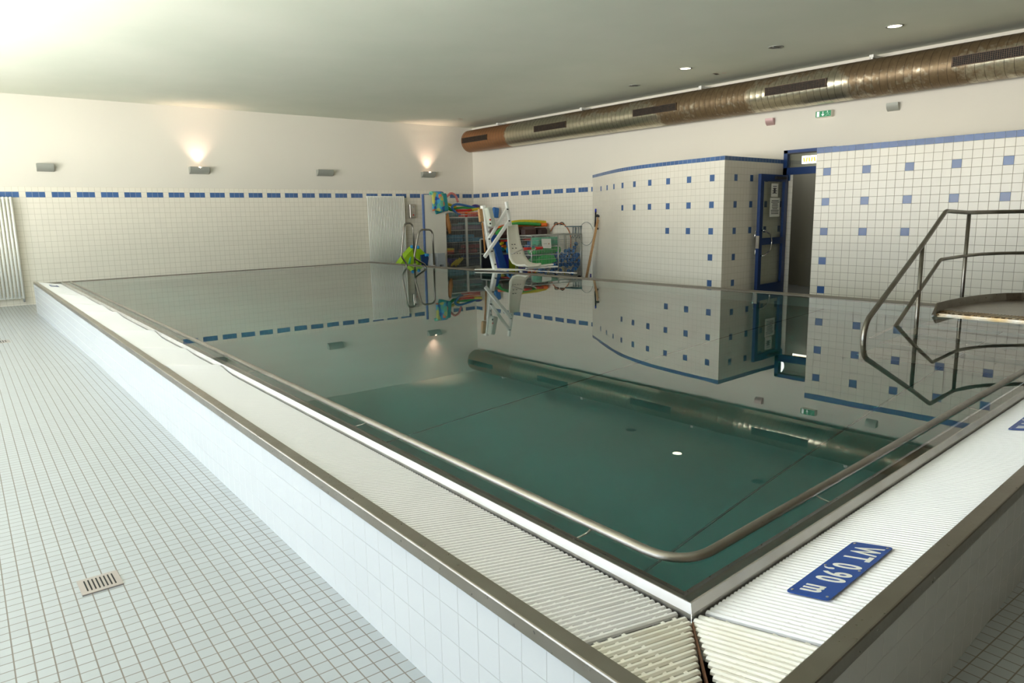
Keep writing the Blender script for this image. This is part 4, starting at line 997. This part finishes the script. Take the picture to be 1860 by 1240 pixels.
def basket(x0, x1, z0, z1, y, m_, lab, nm='plastic_basket'):
    e = thing(nm, ((x0 + x1) / 2, y, z0), lab, 'basket'); b = MB(); d = .3; t = .015
    b.box(((x0 + x1) / 2, y + d / 2, z0 + t / 2), (x1 - x0, d, t))
    for yy in (y, y + d): b.box(((x0 + x1) / 2, yy, (z0 + z1) / 2), (x1 - x0, t, z1 - z0))
    for xx in (x0, x1): b.box((xx, y + d / 2, (z0 + z1) / 2), (t, d, z1 - z0))
    b.build('tub', m_, e)
    r_ = MB()
    for k in range(4): r_.box(((x0 + x1) / 2, y - .012, z0 + (z1 - z0) * (k + .5) / 4), (x1 - x0, .01, .012))
    for k in range(3): r_.box((x0 + (x1 - x0) * (k + .5) / 3, y - .014, (z0 + z1) / 2), (.012, .01, z1 - z0))
    r_.build('rib', m_, e)
a, c = tq(907, 458, TY - .06), tq(922, 488, TY - .06); basket(a[0], c[0], -.40, .12, TY - .1, M['royal'], 'royal blue plastic basket at the left of the trolley')
a, c = tq(923, 460, TY - .06), tq(939, 490, TY - .06); basket(a[0], c[0], -.40, .10, TY - .1, M['chart'], 'yellow-green plastic basket right of the royal blue one')
a, c = tq(941, 484, TY - .06), tq(954, 492, TY - .06); basket(a[0], c[0] + .05, -.40, -.24, TY - .1, M['royal'], 'low royal blue tray below the lift seat')
a, c = tq(956, 484, TY - .06), tq(972, 492, TY - .06); basket(a[0], c[0], -.40, -.24, TY - .1, M['orange'], 'orange red low tray below the lift seat')
def ring(c, r, t, m_, lab, ax='y', group=None, nm='foam_ring'):
    b = MB(); P = [(c[0] + r * math.cos(a), c[1], c[2] + r * math.sin(a)) if ax == 'y' else (c[0] + r * math.cos(a), c[1] + r * math.sin(a), c[2]) for a in np.linspace(0, 2 * math.pi, 21)[:-1]]
    b.tube(P, t, 10, closed=True); item(b, nm, M[m_], lab, 'ring', group)
ring(tq(925, 443, TY), .07, .035, 'blue', 'light blue foam ring, upper, left of the lift seat')
ring(tq(925, 454, TY), .07, .035, 'cyan', 'bright blue foam ring, lower, left of the lift seat')
ring(tq(917, 437, TY + .1), .1, .025, 'red', 'red ring on the trolley shelf behind the lift arm', 'z')
ring(tq(958, 435, TY + .1), .1, .03, 'red', 'red ring on the trolley right of the lift seat', 'z')
for k, (px, py, cm) in enumerate(((911, 442, 'yellow'), (915, 447, 'orange'), (912, 452, 'teal'), (919, 450, 'yellow'))):
    b = MB(); c = tq(px, py, TY + .1); b.box(c, (.14, .08, .07), (0, R(25 * (k % 3 - 1)), 0), bev=.02); item(b, 'dive_toy', M[cm], 'small coloured dive toy in the trolley, upper left', 'toy', 'coloured dive toys in the trolley')
for k, (px, py) in enumerate(((962, 442), (966, 448), (958, 448))):
    b = MB(); c = tq(px, py, TY + .1); b.box(c, (.13, .12, .11), bev=.02); item(b, 'blue_float', M['blue'], 'blue float block on the trolley right of the lift seat', 'float', 'blue float blocks beside the lift seat')

# ================================================================ WIRE BASKET TROLLEY
BY = 12.5
def bq(px, py, y=BY): p = YP(px, py, y); return (float(p[0]), y, float(p[2]))
x0, x1 = bq(965, 428)[0], 11.86; zt, zb = .615, -.46; yb2 = BY + .62
e = thing('basket_trolley', ((x0 + x1) / 2, BY + .3, ZF), 'wire basket trolley with green mats and blue dumbbells by the wall', 'trolley')
b = MB()
for x in (x0, x1):
    for y in (BY, yb2): b.cyl((x, y, ZF + .08), (x, y, zt), .014, 10)
for z in (zt, zb):
    for y in (BY, yb2): b.cyl((x0, y, z), (x1, y, z), .014, 10)
    for x in (x0, x1): b.cyl((x, BY, z), (x, yb2, z), .014, 10)
b.cyl((bq(1014, 430)[0], BY, zt), (bq(1014, 430)[0], BY, zb), .016, 10); b.build('frame', M['wire'], e)
b = MB(); 
for x in np.arange(x0 + .05, x1, .055): b.cyl((x, BY, zb), (x, BY, zt), .0042, 6)
for z in np.arange(zb + .12, zt, .12): b.cyl((x0, BY, z), (x1, BY, z), .0042, 6)
b.build('front_mesh', M['wire'], e)
b = MB()
for y in np.arange(BY + .06, yb2, .055): b.cyl((x0, y, zb), (x0, y, zt), .0042, 6)
for z in np.arange(zb + .12, zt, .12): b.cyl((x0, BY, z), (x0, yb2, z), .0042, 6)
b.build('side_mesh', M['wire'], e)
for z in (.13, zb): b = MB(); b.box(((x0 + bq(1014, 430)[0]) / 2 if z > 0 else (x0 + x1) / 2, BY + .3, z), ((bq(1014, 430)[0] - x0) if z > 0 else x1 - x0 - .02, .58, .012)); b.build('shelf', M['wire'], e)
for x in (x0 + .03, x1 - .03): b = MB(); b.cyl((x - .02, BY + .03, ZF + .05), (x + .02, BY + .03, ZF + .05), .05); b.build('castor', M['black'], e)
b = MB(); b.prism([bq(983.5, 433.5, BY - .015), bq(1000.5, 433.5, BY - .015), bq(1001.5, 451, BY - .015), bq(985, 450.5, BY - .015)], (0, -.003, 0)); po = tag(b.build('paper_sign', M['white']), 'white paper sheet fixed to the front of the wire basket trolley', 'paper')
b = MB(); b.box(bq(997, 442.5, BY - .0195), (.03, .001, .03)); b.build('small_crest', M['tan'], po); b = MB(); b.box(bq(990.5, 442.5, BY - .0195), (.12, .001, .008)); b.build('printed_line', M['grey'], po)
for k, (p, q_, cm, lab) in enumerate((((979, 430), (1022, 440), 'mint', 'mint green mat, topmost in the wire basket trolley'), ((974, 449), (1025, 457), 'bgreen', 'bright green mat below the mint one in the basket trolley'))):
    a, c = bq(*p), bq(*q_); zc = (a[2] + c[2]) / 2 + (.0 if k else -.02); b = MB(); b.box(((a[0] + c[0]) / 2 + .02, BY + .25, zc - .03), (c[0] - a[0], .3, .17 if k else .22), bev=.05); item(b, 'exercise_mat', M[cm], lab, 'mat')
b = MB(); a = bq(972, 468); b.prism([bq(972, 474), bq(985, 462), bq(1006, 463), bq(1012, 474), bq(990, 482), bq(976, 480)], (0, .3, 0)); ob_ = item(b, 'exercise_mat', M['bgreen'], 'bright green folded mat on the lower level of basket trolley', 'mat')
DB = [(1004, 467), (1010, 462), (1019, 464), (1017, 473), (1023, 470), (1031, 456), (1037, 455), (1030, 464), (1038, 462), (1043, 458), (1034, 471), (1043, 467), (1048, 464), (1031, 480), (1038, 478), (1047, 472), (1048, 480), (1014, 481), (1007, 478), (1022, 480), (976, 488), (983, 490), (992, 489), (988, 495), (1003, 490), (1008, 497), (1014, 489), (1036, 494), (1041, 490), (1045, 446), (1046, 486), (1012, 470)]
for k, (px, py) in enumerate(DB):
    yy = BY + .06 + .06 * (k % 3); c = Vector(bq(px, py, yy)); a = random.uniform(-1, 1); d = Vector((math.cos(a), .35 * math.sin(a * 3), math.sin(a))).normalized()
    e = thing('foam_dumbbell', c, 'blue foam dumbbell heaped in the wire basket trolley', 'dumbbell', 'blue foam dumbbells in the basket trolley')
    for sgn in (-1, 1): b = MB(); b.tube([c + d * sgn * .035, c + d * sgn * .085], .052, 8); b.build('weight', M['dumb'], e)
    b = MB(); b.tube([c - d * .04, c + d * .04], .016, 8); b.build('grip', M['black'], e)
for k, (p, q_) in enumerate((((972, 496), (980, 493)), ((994, 497), (1002, 493)), ((1020, 484), (1026, 498)), ((1043, 492), (1046, 485)))):
    b = MB(); A, Bq = bq(*p, BY + .04), bq(*q_, BY + .04); m3 = ((A[0] + Bq[0]) / 2, BY + .04, (A[2] + Bq[2]) / 2 + .03); b.tube(catmull([Vector(A), Vector(m3), Vector(Bq)], 5), .01, 8); item(b, 'exercise_band', M['yellow' if k < 3 else 'lime'], ['yellow band at lower left of basket trolley', 'yellow band at the middle of basket trolley', 'long yellow band hanging at the centre of basket trolley', 'lime band at the right end of basket trolley'][k], 'band')

# ================================================================ THINGS ON THE DUCT WALL
def wq(px, py, x=11.87): p = XP(px, py, x); return (x, float(p[1]), float(p[2]))
b = MB(); P = catmull([Vector(wq(*p)) for p in ((1000, 420), (1006, 410), (1015, 405.5), (1023, 407), (1030, 414), (1035, 424), (1037, 436), (1036, 452), (1034, 468))], 6); b.tube(P, .012, 10); item(b, 'orange_hose', mat('orange_hose', (205, 125, 85), .5), 'thin orange hose arching over two black wall clips', 'hose')
for k, px in enumerate((1010, 1020.5)):
    e = thing('wall_clip', wq(px, 407), ['black wall clip, left one, holding the orange hose', 'black wall clip, right one, holding the orange hose'][k], 'clip'); c = Vector(wq(px, 407))
    b = MB(); b.box((DX - .02, c.y, c.z), (.03, .12, .04), bev=.008); b.build('base', M['black'], e); b = MB(); b.tube([(DX - .05, c.y + .07 * math.cos(a), c.z + .0 + .05 * math.sin(a)) for a in np.linspace(-.5, 3.6, 12)], .011, 8); b.build('jaw', M['black'], e)
e = thing('hook_rack', wq(1046, 411), 'blue-grey metal hook rack on the wall above the basket trolley', 'hook rack')
c = Vector(wq(1046, 411)); b = MB(); b.box((DX - .14, c.y, c.z), (.24, .42, .025), bev=.004); b.build('shelf', M['slate'], e)
for dy in (-.18, -.08, .04, .12): b = MB(); b.tube(fillet([(DX - .03, c.y + dy, c.z - .02), (DX - .05, c.y + dy, c.z - .28), (DX - .12, c.y + dy, c.z - .3)], .04, 3), .008, 8); b.build('hook', M['slate'], e)
b = MB(); b.cyl(wq(1046, 414), wq(1045, 493), .012, 8); b.build('pole', M['grey'], e)
b = MB(); b.tube([(DX - .03, wq(1064, 405)[1] + .26 * math.cos(a), .62 + .3 * math.sin(a)) for a in np.linspace(0, 2 * math.pi, 30)[:-1]], .006, 6, closed=True); item(b, 'cable_loop', M['grey'], 'thin grey cable loop hanging on wall beside the hook rack', 'cable')
def stick(p, q_, r, m_, lab, cat, nm, x=11.42):
    e = thing(nm, wq(*q_, x), lab, cat, None); b = MB(); A = wq(*p, x + .08); Bq = wq(*q_, x); k = (ZF + .0 - Bq[2]) / (A[2] - Bq[2]); foot = tuple(Bq[i] + (A[i] - Bq[i]) * k for i in range(3)); b.cyl(foot, A, r, 12); b.build('handle', m_, e); return e, A, Bq
e, A, B2 = stick((1086, 394), (1064, 503), .017, M['wood'], 'wooden broom handle leaning on the wall, left of two', 'broom', 'broom')
b = MB(); b.box((A[0], A[1], A[2] + .02), (.04, .09, .05), bev=.01); b.build('cap', M['black'], e)
e, A, B2 = stick((1087, 399), (1066.5, 503), .017, M['wood'], 'wooden broom handle leaning on the wall, right of two', 'broom', 'broom', 11.38)
e, A, B2 = stick((1078, 450), (1073, 503), .009, M['white'], 'thin white pole with purple sleeve beside the brooms', 'pole', 'cleaning_pole', 11.42)
b = MB(); p_ = wq(1073, 500, 11.42); b.cyl((p_[0], p_[1], p_[2] - .05), (p_[0], p_[1], p_[2] + .04), .02); b.build('sleeve', M['purple'], e)
b = MB(); a = wq(1082, 385, 11.55); c = wq(1081, 412, 11.55); b.cyl(c, a, .02); so = tag(b.build('squeegee', M['black']), 'black squeegee with blue tip hanging above the broom handles', 'squeegee'); b = MB(); b.cyl(a, (a[0], a[1], a[2] + .08), .022); b.build('blue_tip', M['royal'], so)
for k, (px, py) in enumerate(((1087, 391), (1087, 415))):
    b = MB(); c = wq(px, py, 11.6); b.box((c[0], c[1], c[2]), (.06, .07, .05), bev=.01); b.cyl((c[0] - .03, c[1], c[2]), (c[0] - .08, c[1], c[2]), .02, 10); item(b, 'tool_clip', M['black'], ['black tool clip at the top of the brooms', 'black tool clip lower down beside the brooms'][k], 'clip')
